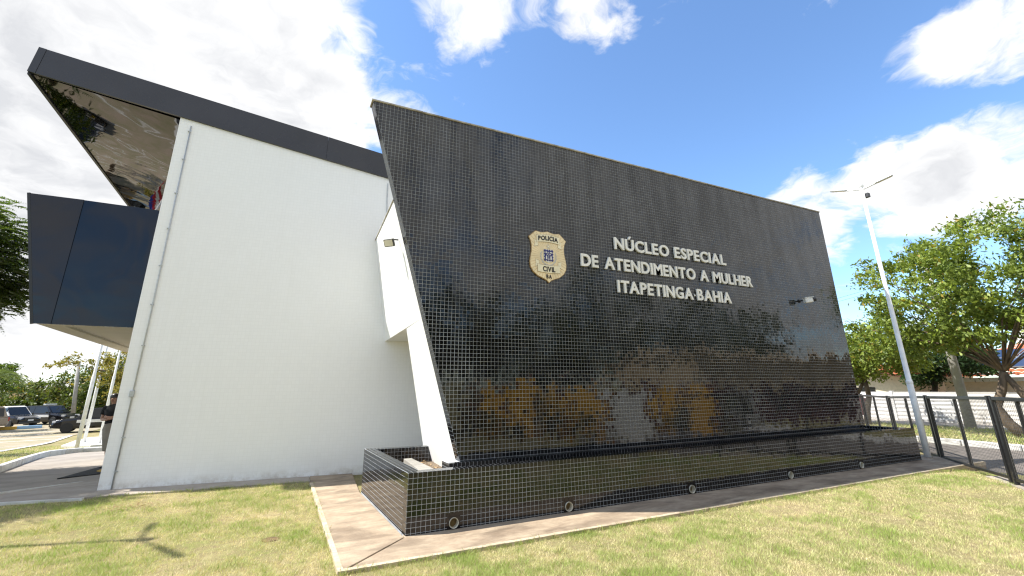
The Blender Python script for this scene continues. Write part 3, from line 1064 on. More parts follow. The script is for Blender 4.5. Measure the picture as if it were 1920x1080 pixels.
def text_line(text, x0, x1, z0, cap, y, depth, mat, parent, name, bold=0.026, gap=0.095, space=0.36, dash_dot=False, curve=None):
    """letters fitted between x0 and x1 on a wall facing -y, each a mesh of its own"""
    s = cap / (CAP_H + 2 * bold)
    pos, x, last_x = [], 0.0, -1.0
    for ch in text:
        if ch == ' ':
            x += space
            continue
        if ch == '-' and dash_dot:
            x += gap * 0.6
            pos.append((ch, x))
            x += 0.07 + gap * 1.6
            continue
        vs, fs, a, b = glyph_data(ch, bold)
        if pos and x == last_x and (pos[-1][0] + ch) in ('TA', 'AT', 'LT', 'PA', 'LA'):
            x -= 0.085
        pos.append((ch, x - a))
        x += (b - a) + gap
        last_x = x
    total = x - gap
    sx = (x1 - x0) / total
    for ch, px in pos:
        if ch == '-' and dash_dot:
            c = x0 + (px + 0.035) * sx
            build(name, MB().lathe([(0.016, 0.0), (0.018, -0.012), (0.010, -0.02)], (c, y, z0 + cap * 0.42), (0, 1, 0), 10), mat, parent)
            continue
        vs, fs, a, b = glyph_data(ch, bold)
        bm = bmesh.new()
        bv = []
        for (gx_, gy_) in vs:
            X = x0 + (px + gx_) * sx
            Z = z0 + (gy_ + bold) * s
            if curve:
                Z += curve(X)
            bv.append(bm.verts.new((X, y, Z)))
        bm.verts.ensure_lookup_table()
        for f in fs:
            try:
                bm.faces.new([bv[i] for i in f])
            except ValueError:
                pass
        bmesh.ops.remove_doubles(bm, verts=bm.verts, dist=1e-5)
        r = bmesh.ops.extrude_face_region(bm, geom=bm.faces[:])
        for v in [g for g in r['geom'] if isinstance(g, bmesh.types.BMVert)]:
            v.co.y -= depth
        bmesh.ops.recalc_face_normals(bm, faces=bm.faces)
        me = bpy.data.meshes.new(name)
        bm.to_mesh(me)
        bm.free()
        build(name, me, mat, parent)


YL = YW - 0.012
let = thing('sign_lettering', (4.7, YW, 2.9), 'three lines of raised white capital letters on the black tile wall', 'lettering')
text_line('NÚCLEO ESPECIAL', 3.40, 6.05, 3.655, 0.205, YL, 0.03, 'letter_white', let, 'letter')
text_line('DE ATENDIMENTO A MULHER', 2.71, 6.72, 3.288, 0.205, YL, 0.03, 'letter_white', let, 'letter')
text_line('ITAPETINGA-BAHIA', 3.40, 6.05, 2.918, 0.205, YL, 0.03, 'letter_white', let, 'letter', dash_dot=True)

BX, BZ = 2.115, 3.375
badge = thing('badge', (BX, YW, BZ - 0.42), 'gold shield shaped police badge with blue emblem mounted on black tiles', 'badge')
half = [(0, .405), (.06, .388), (.12, .378), (.20, .392), (.225, .385), (.335, .285), (.305, .225), (.290, .15), (.292, .06), (.312, -.03), (.325, -.11), (.315, -.19), (.27, -.265), (.19, -.325), (.09, -.362), (.035, -.385), (.0, -.42)]
outl = [(x, z) for x, z in half] + [(-x, z) for x, z in half[-2:0:-1]]


def bplate(name, pts, y0, depth, mat, parent=badge, bev=0.0):
    mb = MB().prism([(BX + x, y0, BZ + z) for x, z in pts], (0, -depth, 0))
    return build(name, mb, mat, parent, bevel=bev)


bplate('backing', outl, YW - 0.004, 0.018, 'gold_line')
plate = bplate('plate', [(x * 0.972, z * 0.975) for x, z in outl], YW - 0.0225, 0.006, 'gold')
YP = YW - 0.029
rays = MB()
for k in range(44):
    a = 2 * math.pi * (k + 0.5) / 44
    d = Vector((math.cos(a), math.sin(a)))
    # reach of the ray to the shield outline
    best = 0.5
    for i in range(len(outl)):
        p, q = Vector(outl[i]) * 0.955, Vector(outl[(i + 1) % len(outl)]) * 0.955
        e = q - p
        den = d.x * e.y - d.y * e.x
        if abs(den) > 1e-9:
            t = (p.x * e.y - p.y * e.x) / den
            u = (p.x * d.y - p.y * d.x) / den
            if t > 0 and 0 <= u <= 1:
                best = min(best, t)
    n = Vector((-d.y, d.x))
    r0, r1 = 0.16, best
    w0, w1 = 0.0012, 0.0042
    rays.add([(BX + (d * r + n * ww).x, YP, BZ + (d * r + n * ww).y) for r, ww in ((r0, w0), (r1, w1), (r1, -w1), (r0, -w0))], [(0, 1, 2, 3)])
simple('gold_ray', (0.66, 0.47, 0.24), 0.5)
build('rays', rays, 'gold_ray', plate)


def ribbon(zc, sag, hw, hgt, y, up):
    n = 12
    c = lambda x: sag * (1 - (x / hw) ** 2)
    top = [(-hw + 2 * hw * i / n, zc + hgt / 2 + c(-hw + 2 * hw * i / n)) for i in range(n + 1)]
    bot = [(x, z - hgt) for x, z in top]
    for sgn in (-1, 1):
        e = hw * sgn
        sg = -1 if up else 1
        tail = [(e * 0.80, zc - hgt * 0.5 * sg * -1 + 0.0), (e * 1.0, zc + 0.45 * hgt * sg), (e * 1.28, zc + 0.15 * hgt * sg), (e * 1.18, zc - 0.25 * hgt * -sg + 0.5 * sg * hgt), (e * 1.20, zc + 1.1 * hgt * sg), (e * 0.86, zc + 0.75 * hgt * sg)]
        tail = [(e * 0.84, zc + sg * hgt * 0.35), (e * 1.22, zc + sg * hgt * 0.05), (e * 1.12, zc + sg * hgt * 0.55), (e * 1.20, zc + sg * hgt * 1.15), (e * 0.84, zc + sg * hgt * 1.0)]
        bplate('ribbon_tail', [(x * 1.0, z) for x, z in tail], y + 0.0005, 0.002, 'gold_line', plate)
        cx_, cz_ = sum(p[0] for p in tail) / 5, sum(p[1] for p in tail) / 5
        bplate('ribbon_tail', [(cx_ + (x - cx_) * 0.9, cz_ + (z - cz_) * 0.9) for x, z in tail], y - 0.002, 0.0015, 'gold_pale', plate)
    g = 0.004
    bplate('ribbon_edge', [(x * 1.012, z + g) for x, z in top] + [(x * 1.012, z - g) for x, z in bot[::-1]], y - 0.004, 0.002, 'gold_line', plate)
    bplate('ribbon', top + bot[::-1], y - 0.0065, 0.002, 'gold_pale', plate)
    return lambda X: c(X - BX)


cv = ribbon(0.262, 0.022, 0.205, 0.115, YP, True)
text_line('POLICIA', BX - 0.175, BX + 0.175, BZ + 0.262 - 0.036, 0.075, YP - 0.009, 0.004, 'ink', badge, 'letter', bold=0.042, gap=0.08, curve=cv)
cv2 = ribbon(-0.195, -0.012, 0.195, 0.115, YP, False)
text_line('CIVIL', BX - 0.108, BX + 0.108, BZ - 0.195 - 0.042, 0.080, YP - 0.009, 0.004, 'ink', badge, 'letter', bold=0.030, gap=0.08, curve=cv2)
text_line('BA', BX - 0.048, BX + 0.048, BZ - 0.352, 0.062, YP - 0.001, 0.004, 'ink', badge, 'letter', bold=0.030, gap=0.08)
# emblem: wreath, star and crenellated blue shield
for k in range(26):
    a = math.radians(-90 + (k - 12.5) * 9.2)
    r = 0.128 + 0.010 * (k % 2)
    cxw, czw = r * math.cos(a), 0.0 + r * math.sin(a) * 1.05 - 0.005
    rr = 0.020
    leaf = [(cxw + rr * math.cos(a + 1.2 + j * math.pi / 2) * (1.0 if j % 2 == 0 else 0.5), czw + rr * math.sin(a + 1.2 + j * math.pi / 2) * (1.0 if j % 2 == 0 else 0.5)) for j in range(4)]
    bplate('wreath_leaf', leaf, YP - 0.0005 - 0.0012 * (k % 2), 0.003, 'emblem_silver', plate)
bplate('emblem_field', [(-.085, .105), (.085, .105), (.088, -.03), (.06, -.085), (0, -.105), (-.06, -.085), (-.088, -.03)], YP - 0.004, 0.003, 'emblem_white', plate)
cren = []
for (ax, az), (bx, bz) in zip([(-.07, .09), (.07, .09), (.07, -.07), (-.07, -.07)], [(.07, .09), (.07, -.07), (-.07, -.07), (-.07, .09)]):
    ex, ez = bx - ax, bz - az
    L = math.hypot(ex, ez)
    nx_, nz_ = -ez / L, ex / L
    for k in range(7):
        t0, t1 = k / 7, (k + 1) / 7
        o = 0.012 if k % 2 == 0 else 0.0
        cren += [(ax + ex * t0 + nx_ * o, az + ez * t0 + nz_ * o), (ax + ex * t1 + nx_ * o, az + ez * t1 + nz_ * o)]
bplate('emblem_shield', cren, YP - 0.0075, 0.003, 'emblem_blue', plate)
for nm, pts in (('emblem_cross', [(-.009, .065), (.009, .065), (.009, .035), (.035, .035), (.035, .018), (.009, .018), (.009, -.06), (-.009, -.06), (-.009, .018), (-.035, .018), (-.035, .035), (-.009, .035)]),
                ('emblem_figure', [(-.052, -.055), (-.026, -.055), (-.030, -.005), (-.040, .008), (-.050, -.005)]),
                ('emblem_figure', [(.026, -.055), (.052, -.055), (.050, -.005), (.040, .008), (.030, -.005)]),
                ('emblem_figure', [(-.055, .045), (-.02, .052), (-.03, .07), (-.055, .066)]),
                ('emblem_figure', [(.02, .052), (.055, .045), (.055, .066), (.03, .07)])):
    bplate(nm, pts, YP - 0.011, 0.002, 'emblem_white', plate)
bplate('emblem_cross', [(-.005, .055), (.005, .055), (.005, .03), (.024, .03), (.024, .023), (.005, .023), (.005, -.04), (-.005, -.04), (-.005, .023), (-.024, .023), (-.024, .03), (-.005, .03)], YP - 0.0135, 0.002, 'emblem_blue', plate)
star = []
for k in range(10):
    a = math.pi / 2 + k * math.pi / 5
    r = 0.042 if k % 2 == 0 else 0.017
    star.append((r * math.cos(a), 0.152 + r * math.sin(a)))
bplate('star', star, YP - 0.004, 0.003, 'emblem_silver', plate)
bplate('star', [(x * 0.6, 0.152 + (z - 0.152) * 0.6) for x, z in star], YP - 0.0075, 0.002, 'gold_pale', plate)

cc = thing('security_camera', (8.2, YW, 3.05), 'white bullet security camera on the tile wall right of the lettering', 'camera')
build('mount', MB().lathe([(0.035, 0.0), (0.035, -0.02), (0.014, -0.03), (0.014, -0.12)], (8.14, YW, 3.12), (0, 1, 0), 14), 'black_paint', cc)
Rc = Matrix.Rotation(math.radians(-112), 3, 'Z') @ Matrix.Rotation(math.radians(8), 3, 'X')
ch = build('housing', MB().obox((8.17, YW - 0.17, 3.11), (0.045, 0.085, 0.05), Rc), 'car_white', cc, bevel=0.015)
build('hood', MB().obox(Vector((8.17, YW - 0.17, 3.11)) + Rc @ Vector((0, 0.01, 0.055)), (0.052, 0.10, 0.006), Rc), 'car_white', ch)
build('lens_barrel', MB().lathe([(0.042, 0.0), (0.042, 0.07), (0.03, 0.075)], Vector((8.17, YW - 0.17, 3.11)) + Rc @ Vector((0, 0.085, 0)), Rc @ Vector((0, 1, 0)), 14), 'black_paint', ch)

# ------------------------------------------------------------------ left side: walkway, kerb, flagpoles
def pz(x, y, dz=0.0):
    return (x, y, prof(y) + dz)


mat_o = thing('door_mat', pz(-4.6, 7.2), 'black rubber mat with yellow print on the grey walkway', 'mat')
mq = [(-4.79, 6.36), (-4.73, 8.51), (-3.66, 9.05), (-3.55, 7.35)]
build('mat_sheet', MB().prism([pz(x, y, 0.052) for x, y in mq], (0, 0, 0.014)), 'rubber_mat', mat_o)
ell = []
for k in range(28):
    a = 2 * math.pi * k / 28
    u, v = 0.5 + 0.36 * math.cos(a), 0.5 + 0.30 * math.sin(a)
    x = (mq[0][0] * (1 - u) + mq[1][0] * u) * (1 - v) + (mq[3][0] * (1 - u) + mq[2][0] * u) * v
    y = (mq[0][1] * (1 - u) + mq[1][1] * u) * (1 - v) + (mq[3][1] * (1 - u) + mq[2][1] * u) * v
    ell.append((x, y))
inn = [(-4.19 + (x + 4.19) * 0.8, 7.83 + (y - 7.83) * 0.8) for x, y in ell]
mbx = MB().add([pz(x, y, 0.069) for x, y in ell] + [pz(x, y, 0.069) for x, y in inn], [(k, (k + 1) % 28, (k + 1) % 28 + 28, k + 28) for k in range(28)])
build('print', mbx, 'mat_yellow', mat_o)

kp = [(-6.3, 7.6), (-6.55, 8.9), (-6.95, 10.8), (-7.35, 12.8), (-7.62, 14.4), (-7.55, 15.4), (-7.2, 15.85), (-6.5, 15.75), (-5.0, 15.4), (-3.5, 15.2)]
for i in range(len(kp) - 1):
    a, b = Vector((*kp[i], 0)), Vector((*kp[i + 1], 0))
    d = (b - a).normalized()
    n = Vector((-d.y, d.x, 0)) * 0.07
    e = 0.008
    q = []
    for (P_, off) in ((a + d * e, -1), (b - d * e, -1), (b - d * e, 1), (a + d * e, 1)):
        q.append((P_.x + n.x * off, P_.y + n.y * off, prof(P_.y) - 0.02))
    tp = [(x, y, z + 0.21) for x, y, z in q]
    build('kerb', MB().hexa(q + tp), 'kerb_white', bevel=0.03, kind='structure')

drape('flagpole_base', [(-10.3, 24.0), (-8.75, 22.2), (-6.5, 24.5), (-6.5, 30.0), (-9.6, 34.5), (-12.1, 34.0), (-12.0, 31.2)], 'pale_slab', 0.07)
drape('parking_lot', [(-60, 19.5), (-11.5, 21.6), (-12.2, 26.2), (-14.1, 38.0), (-14.5, 46), (-8, 58), (-8, 70), (-80, 70)], 'paver_lot', 0.0, step=2.0, depth=0.02)


def stripe(pts, wd, dz=0.006):
    mb = MB()
    for (x0, y0), (x1, y1) in zip(pts[:-1], pts[1:]):
        n = 4
        for k in range(n):
            a, b = k / n, (k + 1) / n
            p, q = Vector((x0 + (x1 - x0) * a, y0 + (y1 - y0) * a)), Vector((x0 + (x1 - x0) * b, y0 + (y1 - y0) * b))
            d = (q - p).normalized()
            m = Vector((-d.y, d.x)) * wd / 2
            mb.add([pz(*(p + m), dz), pz(*(p - m), dz), pz(*(q - m), dz), pz(*(q + m), dz)], [(0, 1, 2, 3)])
    return build('parking_line', mb, 'road_white', kind='structure')


stripe([(-11.0, 19.9), (-11.65, 21.9), (-12.35, 26.2), (-14.2, 37.8)], 0.22)
for (a, b) in (((-19, 25.0), (-13.0, 28.3)), ((-21, 28.0), (-13.6, 31.6)), ((-22, 31.5), (-13.9, 34.6)), ((-24, 34.5), (-14.2, 37.4)), ((-26, 37.5), (-15.5, 40.6)), ((-24, 27.0), (-18.5, 24.2)), ((-26, 40.5), (-16.0, 43.6)), ((-16.5, 21.0), (-12.3, 23.6))):
    stripe([a, b], 0.2)
build('manhole_cover', MB().lathe([(0.085, -0.05), (0.085, 0.0), (0.075, 0.002)], (-1.24, 0.65, gh(-1.24, .65) + 0.004), (0, 0, 1), 20), 'pipe_dirt', kind='structure', label='small round grey cover set in the lawn')


def flagpole(base, h, rad, label, colours, yaw):
    x, y = base
    z = prof(y)
    t = thing('flagpole', (x, y, z), label, 'flagpole', 'white flagpoles on the pale base')
    build('pole', MB().tube([(x, y, z - 0.1), (x, y, z + h * 0.42), (x, y, z + h * 0.42 + 0.02), (x, y, z + h)], [rad, rad * 0.94, rad * 0.76, rad * 0.6], 12), 'pole_white', t, smooth=True)
    build('finial', MB().lathe([(0.0, 0.16), (0.05, 0.12), (0.06, 0.06), (0.03, 0.0)], (x, y, z + h), (0, 0, 1), 10), 'pole_white', t)
    # hanging flag in folds, in coloured bands
    nb = len(colours)
    for bi, c in enumerate(colours):
        rows = []
        for j in range(5):
            row = []
            v = (bi + j / 4) / nb
            for i in range(9):
                u = i / 8
                sag = 0.95 * u ** 1.4
                dx = 0.55 * u
                fold = 0.09 * math.sin(u * 9 + v * 2) * u
                row.append((x + math.cos(yaw) * dx - math.sin(yaw) * fold, y + math.sin(yaw) * dx + math.cos(yaw) * fold, z + h - 0.15 - v * 1.0 - sag))
            rows.append(row)
        mb = MB()
        for r0, r1 in zip(rows[:-1], rows[1:]):
            for i in range(8):
                mb.add([r0[i], r0[i + 1], r1[i + 1], r1[i]], [(0, 1, 2, 3)])
        build('flag_band', mb, c, t)
    return t


flagpole((-8.25, 18.9), 6.6, 0.068, 'nearest white flagpole, standing in the grass before the pale base', ['flag_blue', 'flag_red', 'flag_white', 'flag_red'], 2.8)
flagpole((-10.44, 27.3), 8.2, 0.075, 'white flagpole at the middle of the pale base', ['flag_blue', 'flag_white', 'flag_red'], 0.2)
flagpole((-9.08, 24.5), 7.6, 0.066, 'farthest white flagpole, beside the standing person', ['flag_red', 'flag_white', 'flag_blue'], 0.6)


# ------------------------------------------------------------------ street lamps
def street_lamp(base, z0, h, ang, label, arm=0.56, rise=0.14):
    x, y = base
    t = thing('street_lamp', (x, y, z0), label, 'street lamp', 'double armed white street lamps')
    build('pole', MB().tube([(x, y, z0 - 0.1), (x, y, z0 + 1.55), (x, y, z0 + 1.56), (x, y, z0 + 3.2), (x, y, z0 + 3.21), (x, y, z0 + h)], [0.060, 0.057, 0.048, 0.045, 0.042, 0.035], 14), 'pole_white', t, smooth=True)
    build('cap', MB().lathe([(0.0, 0.10), (0.05, 0.09), (0.06, 0.06), (0.06, 0.03), (0.048, 0.0)], (x, y, z0 + h), (0, 0, 1), 12), 'pole_white', t)
    build('collar', MB().lathe([(0.060, 0.0), (0.063, 0.01), (0.063, 0.05), (0.05, 0.07)], (x, y, z0 + 1.5), (0, 0, 1), 14), 'pole_white', t)
    build('sensor_box', MB().obox((x + 0.07, y - 0.05, z0 + h - 0.22), (0.045, 0.045, 0.05)), 'dark_metal', t)
    for s in (1, -1):
        u = Vector((math.cos(ang) * s, math.sin(ang) * s, 0))
        a = Vector((x, y, z0 + h - 0.06))
        b = a + u * arm * 0.5 + Vector((0, 0, rise * 0.5))
        c = a + u * (arm + 0.06) + Vector((0, 0, rise * 1.1))
        am = build('arm', MB().tube([a, b], 0.022, 10), 'pole_white', t, smooth=True)
        d = (c - b).normalized()
        sd_ = d.cross(Vector((0, 0, 1))).normalized()
        up = sd_.cross(d)
        R = Matrix((sd_, d, up)).transposed()
        hd = build('luminaire', MB().obox((b + c) / 2 + up * 0.004, (0.045, (c - b).length / 2, 0.012), R), 'galvanised', t, bevel=0.008)
        build('diffuser', MB().obox((b + c) / 2 - up * 0.0115, (0.036, (c - b).length / 2 * 0.80, 0.003), R), 'lamp_lens', hd)
    return t


street_lamp((10.738, 0.12), -0.05, 6.08, 1.88, 'tall white double-armed lamp beside the right end of the basin')
street_lamp((-6.74, 2.62), -0.05, 6.1, 1.9, 'white double-armed lamp left of the picture whose shadow crosses the lawn', arm=0.75, rise=0.3)

# ------------------------------------------------------------------ black mesh fence on the right
FP = [(7.7, -2.68), (8.874, -1.722), (10.96, -0.01), (13.05, 1.70), (15.2, 3.45), (17.4, 5.25)]
FH = 1.27
fence = thing('mesh_fence', (10.96, -0.01, -0.1), 'black steel fence with fine wire mesh panels along the street', 'fence')


def fz(x, y):
    return -0.10 * smooth01(9.0, 13.5, x) - 0.03


for i, (x, y) in enumerate(FP):
    d = (Vector(FP[min(i + 1, len(FP) - 1)]) - Vector(FP[max(i - 1, 0)])).normalized()
    z = fz(x, y)
    for s in (-0.062, 0.062):
        c = Vector((x, y)) + d * s
        build('post', MB().beam((c.x, c.y, z - 0.12), (c.x, c.y, z + FH + (0.012 if s > 0 else 0)), 0.06, 0.055, up=(d.x, d.y, 0)), 'black_paint_worn', fence, bevel=0.004)
for i in range(len(FP) - 1):
    a, b = Vector(FP[i]), Vector(FP[i + 1])
    d = (b - a).normalized()
    a2, b2 = a + d * 0.10, b - d * 0.10
    za, zb = fz(*a), fz(*b)
    m = (a + b) / 2
    build('rail', MB().beam((a2.x, a2.y, za + FH - 0.03), (b2.x, b2.y, zb + FH - 0.03), 0.05, 0.05), 'black_paint_worn', fence, bevel=0.004)
    build('rail', MB().beam((a2.x, a2.y, za + 0.07), (b2.x, b2.y, zb + 0.07), 0.04, 0.04), 'black_paint_worn', fence)
    build('stile', MB().beam((m.x, m.y, (za + zb) / 2 + 0.091), (m.x, m.y, (za + zb) / 2 + FH - 0.057), 0.045, 0.04, up=(d.x, d.y, 0)), 'black_paint_worn', fence)
    # woven wires
    L = (b2 - a2).length
    wires = MB()
    r = 0.0016
    nrm = Vector((-d.y, d.x, 0)) * 0.004
    k = 0.0
    while k < L:
        p = a2 + d * k
        f = k / L
        z = za + (zb - za) * f
        wires.beam((p.x + nrm.x, p.y + nrm.y, z + 0.07), (p.x + nrm.x, p.y + nrm.y, z + FH - 0.03), 2 * r, 2 * r, up=(d.x, d.y, 0))
        k += 0.05
    zz = 0.11
    while zz < FH - 0.05:
        wires.beam((a2.x - nrm.x, a2.y - nrm.y, za + zz), (b2.x - nrm.x, b2.y - nrm.y, zb + zz), 2 * r, 2 * r)
        zz += 0.05
    build('wire_mesh', wires, 'mesh_wire', fence)

# ------------------------------------------------------------------ street, verge, garden wall and houses on the right
def flat(name, poly, mat, top, depth=0.15, label=None, bev=0.0):
    return build(name, MB().prism([(x, y, top - depth) for x, y in poly], (0, 0, depth)), mat, kind='structure', label=label, bevel=bev)


flat('road', [(11.3, -0.35), (9.2, -2.05), (8.0, -3.1), (7.0, -6.0), (14.55, -6.0), (14.6, -3), (15.0, 2.0), (16.6, 8), (20, 16), (17, 16), (13.9, 1.85)], 'asphalt', -0.135, 0.3)
KB = [(14.55, -6.0), (14.6, -3.0), (14.68, -1.5), (14.8, 0.0), (15.0, 1.2), (15.2, 2.2), (15.6, 4.0), (16.2, 6.2), (17.2, 9.0)]
for (x0, y0), (x1, y1) in zip(KB[:-1], KB[1:]):
    build('kerb', MB().beam((x0 + 0.1, y0 + 0.01, -0.08), (x1 + 0.1, y1 - 0.01, -0.08), 0.16, 0.16), 'kerb_white', bevel=0.02, kind='structure')
flat('verge', [(14.78, -6), (14.9, 0), (15.3, 2.2), (16.3, 6.2), (17.3, 9.0), (20.2, 9.0), (19.8, -6)], 'ground_turf', -0.045, 0.2)
flat('sidewalk', [(19.8, -6), (20.2, 9.0), (20.8, 14), (22.6, 14), (22.2, -6)], 'sidewalk', -0.03, 0.2)

gw = thing('garden_wall', (22.25, 4, 0), 'long white ribbed garden wall across the street', 'wall')
y = -6.0
while y < 14:
    y1 = y + 2.4
    xg = 22.2 + 0.02 * y
    gr = MB()
    pts = []
    n = 16
    for k in range(n + 1):
        z = -0.1 + 1.22 * k / n
        pts.append((xg + (0.018 if k % 2 else 0.0), z))
    ring0 = [(px_, y + 0.005, z) for px_, z in pts] + [(xg + 0.12, y + 0.005, 1.12), (xg + 0.12, y + 0.005, -0.1)]
    ring1 = [(px_ + 0.048, y1 - 0.005, z) for px_, z in pts] + [(xg + 0.168, y1 - 0.005, 1.12), (xg + 0.168, y1 - 0.005, -0.1)]
    gr.loft([ring0, ring1])
    build('wall_bay', gr, 'wall_white' if y > 1.2 else 'wall_weathered', gw)
    if y > 1.2:
        build('pier', MB().box((xg - 0.03, y - 0.05, -0.1), (xg + 0.15, y + 0.05, 1.16)), 'wall_white', gw)
    y = y1


def tiled_roof(mb, p00, p01, p10, p11, nw, n_along=10, amp=0.05):
    """corrugated clay roof between eave p00-p01 and ridge p10-p11"""
    p00, p01, p10, p11 = map(Vector, (p00, p01, p10, p11))
    seg = nw * 6
    rows = []
    for j in range(n_along + 1):
        row = []
        v = j / n_along
        for i in range(seg + 1):
            u = i / seg
            p = p00.lerp(p01, u).lerp(p10.lerp(p11, u), v)
            row.append(p + Vector((0, 0, amp * abs(math.sin(u * nw * math.pi)) - 0.025 * ((j * 1.0) % 1))))
        rows.append(row)
    vs, fs = [], []
    for j in range(n_along):
        o = len(vs)
        lift = Vector((0, 0, 0.02))
        vs += [p + lift for p in rows[j]] + [p for p in rows[j + 1]]
        m = seg + 1
        fs += [(o + i, o + i + 1, o + m + i + 1, o + m + i) for i in range(seg)]
    return mb.add(vs, fs)


h1 = thing('house', (27, 9.5, -0.2), 'cream house with low clay tile gable roof beyond the garden wall', 'house')
build('wall', MB().box((25.2, 6.6, -0.3), (32.0, 14.0, 1.82)), 'wall_cream', h1)
build('gable', MB().prism([(25.195, 6.6, 1.82), (25.195, 10.3, 2.45), (25.195, 14.0, 1.82)], (6.8, 0, 0)), 'wall_cream', h1)
rf = build('roof', tiled_roof(MB(), (24.6, 6.1, 1.75), (32.4, 6.1, 1.75), (24.6, 10.3, 2.56), (32.4, 10.3, 2.56), 24), 'roof_clay', h1)
build('roof_slope', tiled_roof(MB(), (24.6, 14.5, 1.75), (32.4, 14.5, 1.75), (24.6, 10.3, 2.56), (32.4, 10.3, 2.56), 24), 'roof_clay', rf)
build('fascia_board', MB().beam((24.58, 6.08, 1.72), (24.58, 10.3, 2.53), 0.04, 0.09), 'wall_maroon', rf)
build('window', MB().box((25.17, 8.0, 0.6), (25.25, 9.2, 1.3)), 'glass_dark', h1)
h2 = thing('house', (28, 1.5, -0.2), 'pinkish house with clay tile roof and solar panels', 'house')
build('wall', MB().box((25.4, -4.0, -0.3), (33.0, 5.3, 1.58)), 'wall_pink', h2)
build('cornice', MB().box((25.1, -4.2, 1.50), (25.39, 5.5, 1.66)), 'wall_white', h2)
r2 = build('roof', tiled_roof(MB(), (24.9, 5.7, 1.70), (24.9, -4.4, 1.70), (29.5, 5.7, 3.0), (29.5, -4.4, 3.0), 34), 'roof_clay', h2)
for i in range(2):
    for j in range(4):
        u0, v0 = 25.8 + i * 1.55, 4.4 - j * 1.08
        sp = MB()
        zf = lambda xx: 1.70 + (xx - 24.9) * 0.2826 + 0.10
        sp.hexa([(u0, v0, zf(u0)), (u0 + 1.45, v0, zf(u0 + 1.45)), (u0 + 1.45, v0 - 1.0, zf(u0 + 1.45)), (u0, v0 - 1.0, zf(u0)),
                 (u0, v0, zf(u0) + 0.04), (u0 + 1.45, v0, zf(u0 + 1.45) + 0.04), (u0 + 1.45, v0 - 1.0, zf(u0 + 1.45) + 0.04), (u0, v0 - 1.0, zf(u0) + 0.04)])
        po = build('solar_panel', sp, 'aluminium', h2)
        gl = MB().add([(u0 + 0.03, v0 - 0.03, zf(u0 + .03) + 0.044), (u0 + 1.42, v0 - 0.03, zf(u0 + 1.42) + 0.044), (u0 + 1.42, v0 - 0.97, zf(u0 + 1.42) + 0.044), (u0 + 0.03, v0 - 0.97, zf(u0 + .03) + 0.044)], [(0, 1, 2, 3)])
        build('solar_cells', gl, 'solar_glass', po)
h3 = thing('house', (38, 3, 0), 'pale upper storey with red roof showing behind the right tree', 'house')
build('wall', MB().box((37, -3.0, -0.3), (45, 6.0, 4.9)), 'wall_white', h3)
build('roof', tiled_roof(MB(), (36.4, 6.4, 3.2), (36.4, -3.4, 3.2), (37.0, 6.4, 3.6), (37.0, -3.4, 3.6), 30, 4), 'roof_clay', h3)
build('window', MB().box((36.96, 0.0, 3.9), (37.04, 1.2, 4.6)), 'glass_dark', h3)

up = thing('utility_pole', (19.4, 2.55, -0.05), 'tapered concrete utility pole on the sidewalk across the street', 'utility pole')
build('pole', MB().tube([(19.4, 2.55, -0.1), (19.4, 2.55, 5.6)], [0.15, 0.09], 10), 'pole_concrete', up, smooth=True)
build('crossarm', MB().beam((19.4, 1.9, 5.2), (19.4, 3.2, 5.2), 0.09, 0.09), 'pole_concrete', up)
for k, (dy, z) in enumerate(((1.95, 5.28), (3.15, 5.28))):
    pts = []
    for i in range(13):
        f = i / 12
        pts.append((19.4 + 8 * f, dy + 38 * f, z - 1.1 * math.sin(math.pi * f) + 0.6 * f))
    wob = build('overhead_wire', MB().tube(pts, 0.005, 5), 'black_paint')
    tag(wob, ('nearer' if k == 0 else 'farther') + ' thin overhead wire running from the utility pole past the lamp', 'wire', 'overhead wires')
flat('path', [(9.65, -1.42), (7.9, -2.85), (7.65, -2.62), (9.35, -1.22)], 'path_concrete', -0.035, 0.15, label='worn concrete strip in the lawn beside the fence')

# ------------------------------------------------------------------ vegetation
from mathutils import noise as mnoise


def leaf_object(name, C_, D_, S_, col, parent=None, aspect=0.42, kind=None, mat='leaf', fold=0.25):
    """C_ centres, D_ leaf directions, S_ half lengths, col colours: one folded diamond each"""
    n = len(C_)
    D_ = D_ / np.linalg.norm(D_, axis=1)[:, None]
    rnd = RNG.normal(size=(n, 3))
    side_ = np.cross(D_, rnd)
    side_ /= np.linalg.norm(side_, axis=1)[:, None] + 1e-9
    nor = np.cross(D_, side_)
    S_ = np.asarray(S_)[:, None]
    a = C_ - D_ * S_
    b = C_ + side_ * S_ * aspect + nor * S_ * fold
    c = C_ + D_ * S_
    d = C_ - side_ * S_ * aspect + nor * S_ * fold
    V = np.stack([a, b, c, d], 1).reshape(-1, 3)
    me = bpy.data.meshes.new(name)
    me.vertices.add(4 * n)
    me.vertices.foreach_set('co', V.astype(np.float32).ravel())
    me.loops.add(4 * n)
    me.loops.foreach_set('vertex_index', np.arange(4 * n, dtype=np.int32))
    me.polygons.add(n)
    me.polygons.foreach_set('loop_start', np.arange(0, 4 * n, 4, dtype=np.int32))
    me.update(calc_edges=True)
    at = me.attributes.new('col', 'FLOAT_COLOR', 'POINT')
    cc_ = np.ones((n, 4), np.float32)
    cc_[:, :3] = col
    at.data.foreach_set('color', np.repeat(cc_, 4, axis=0).ravel())
    me.materials.append(MATS[mat])
    o = link(bpy.data.objects.new(name, me))
    attach(o, parent)
    if kind:
        o['kind'] = kind
    return o


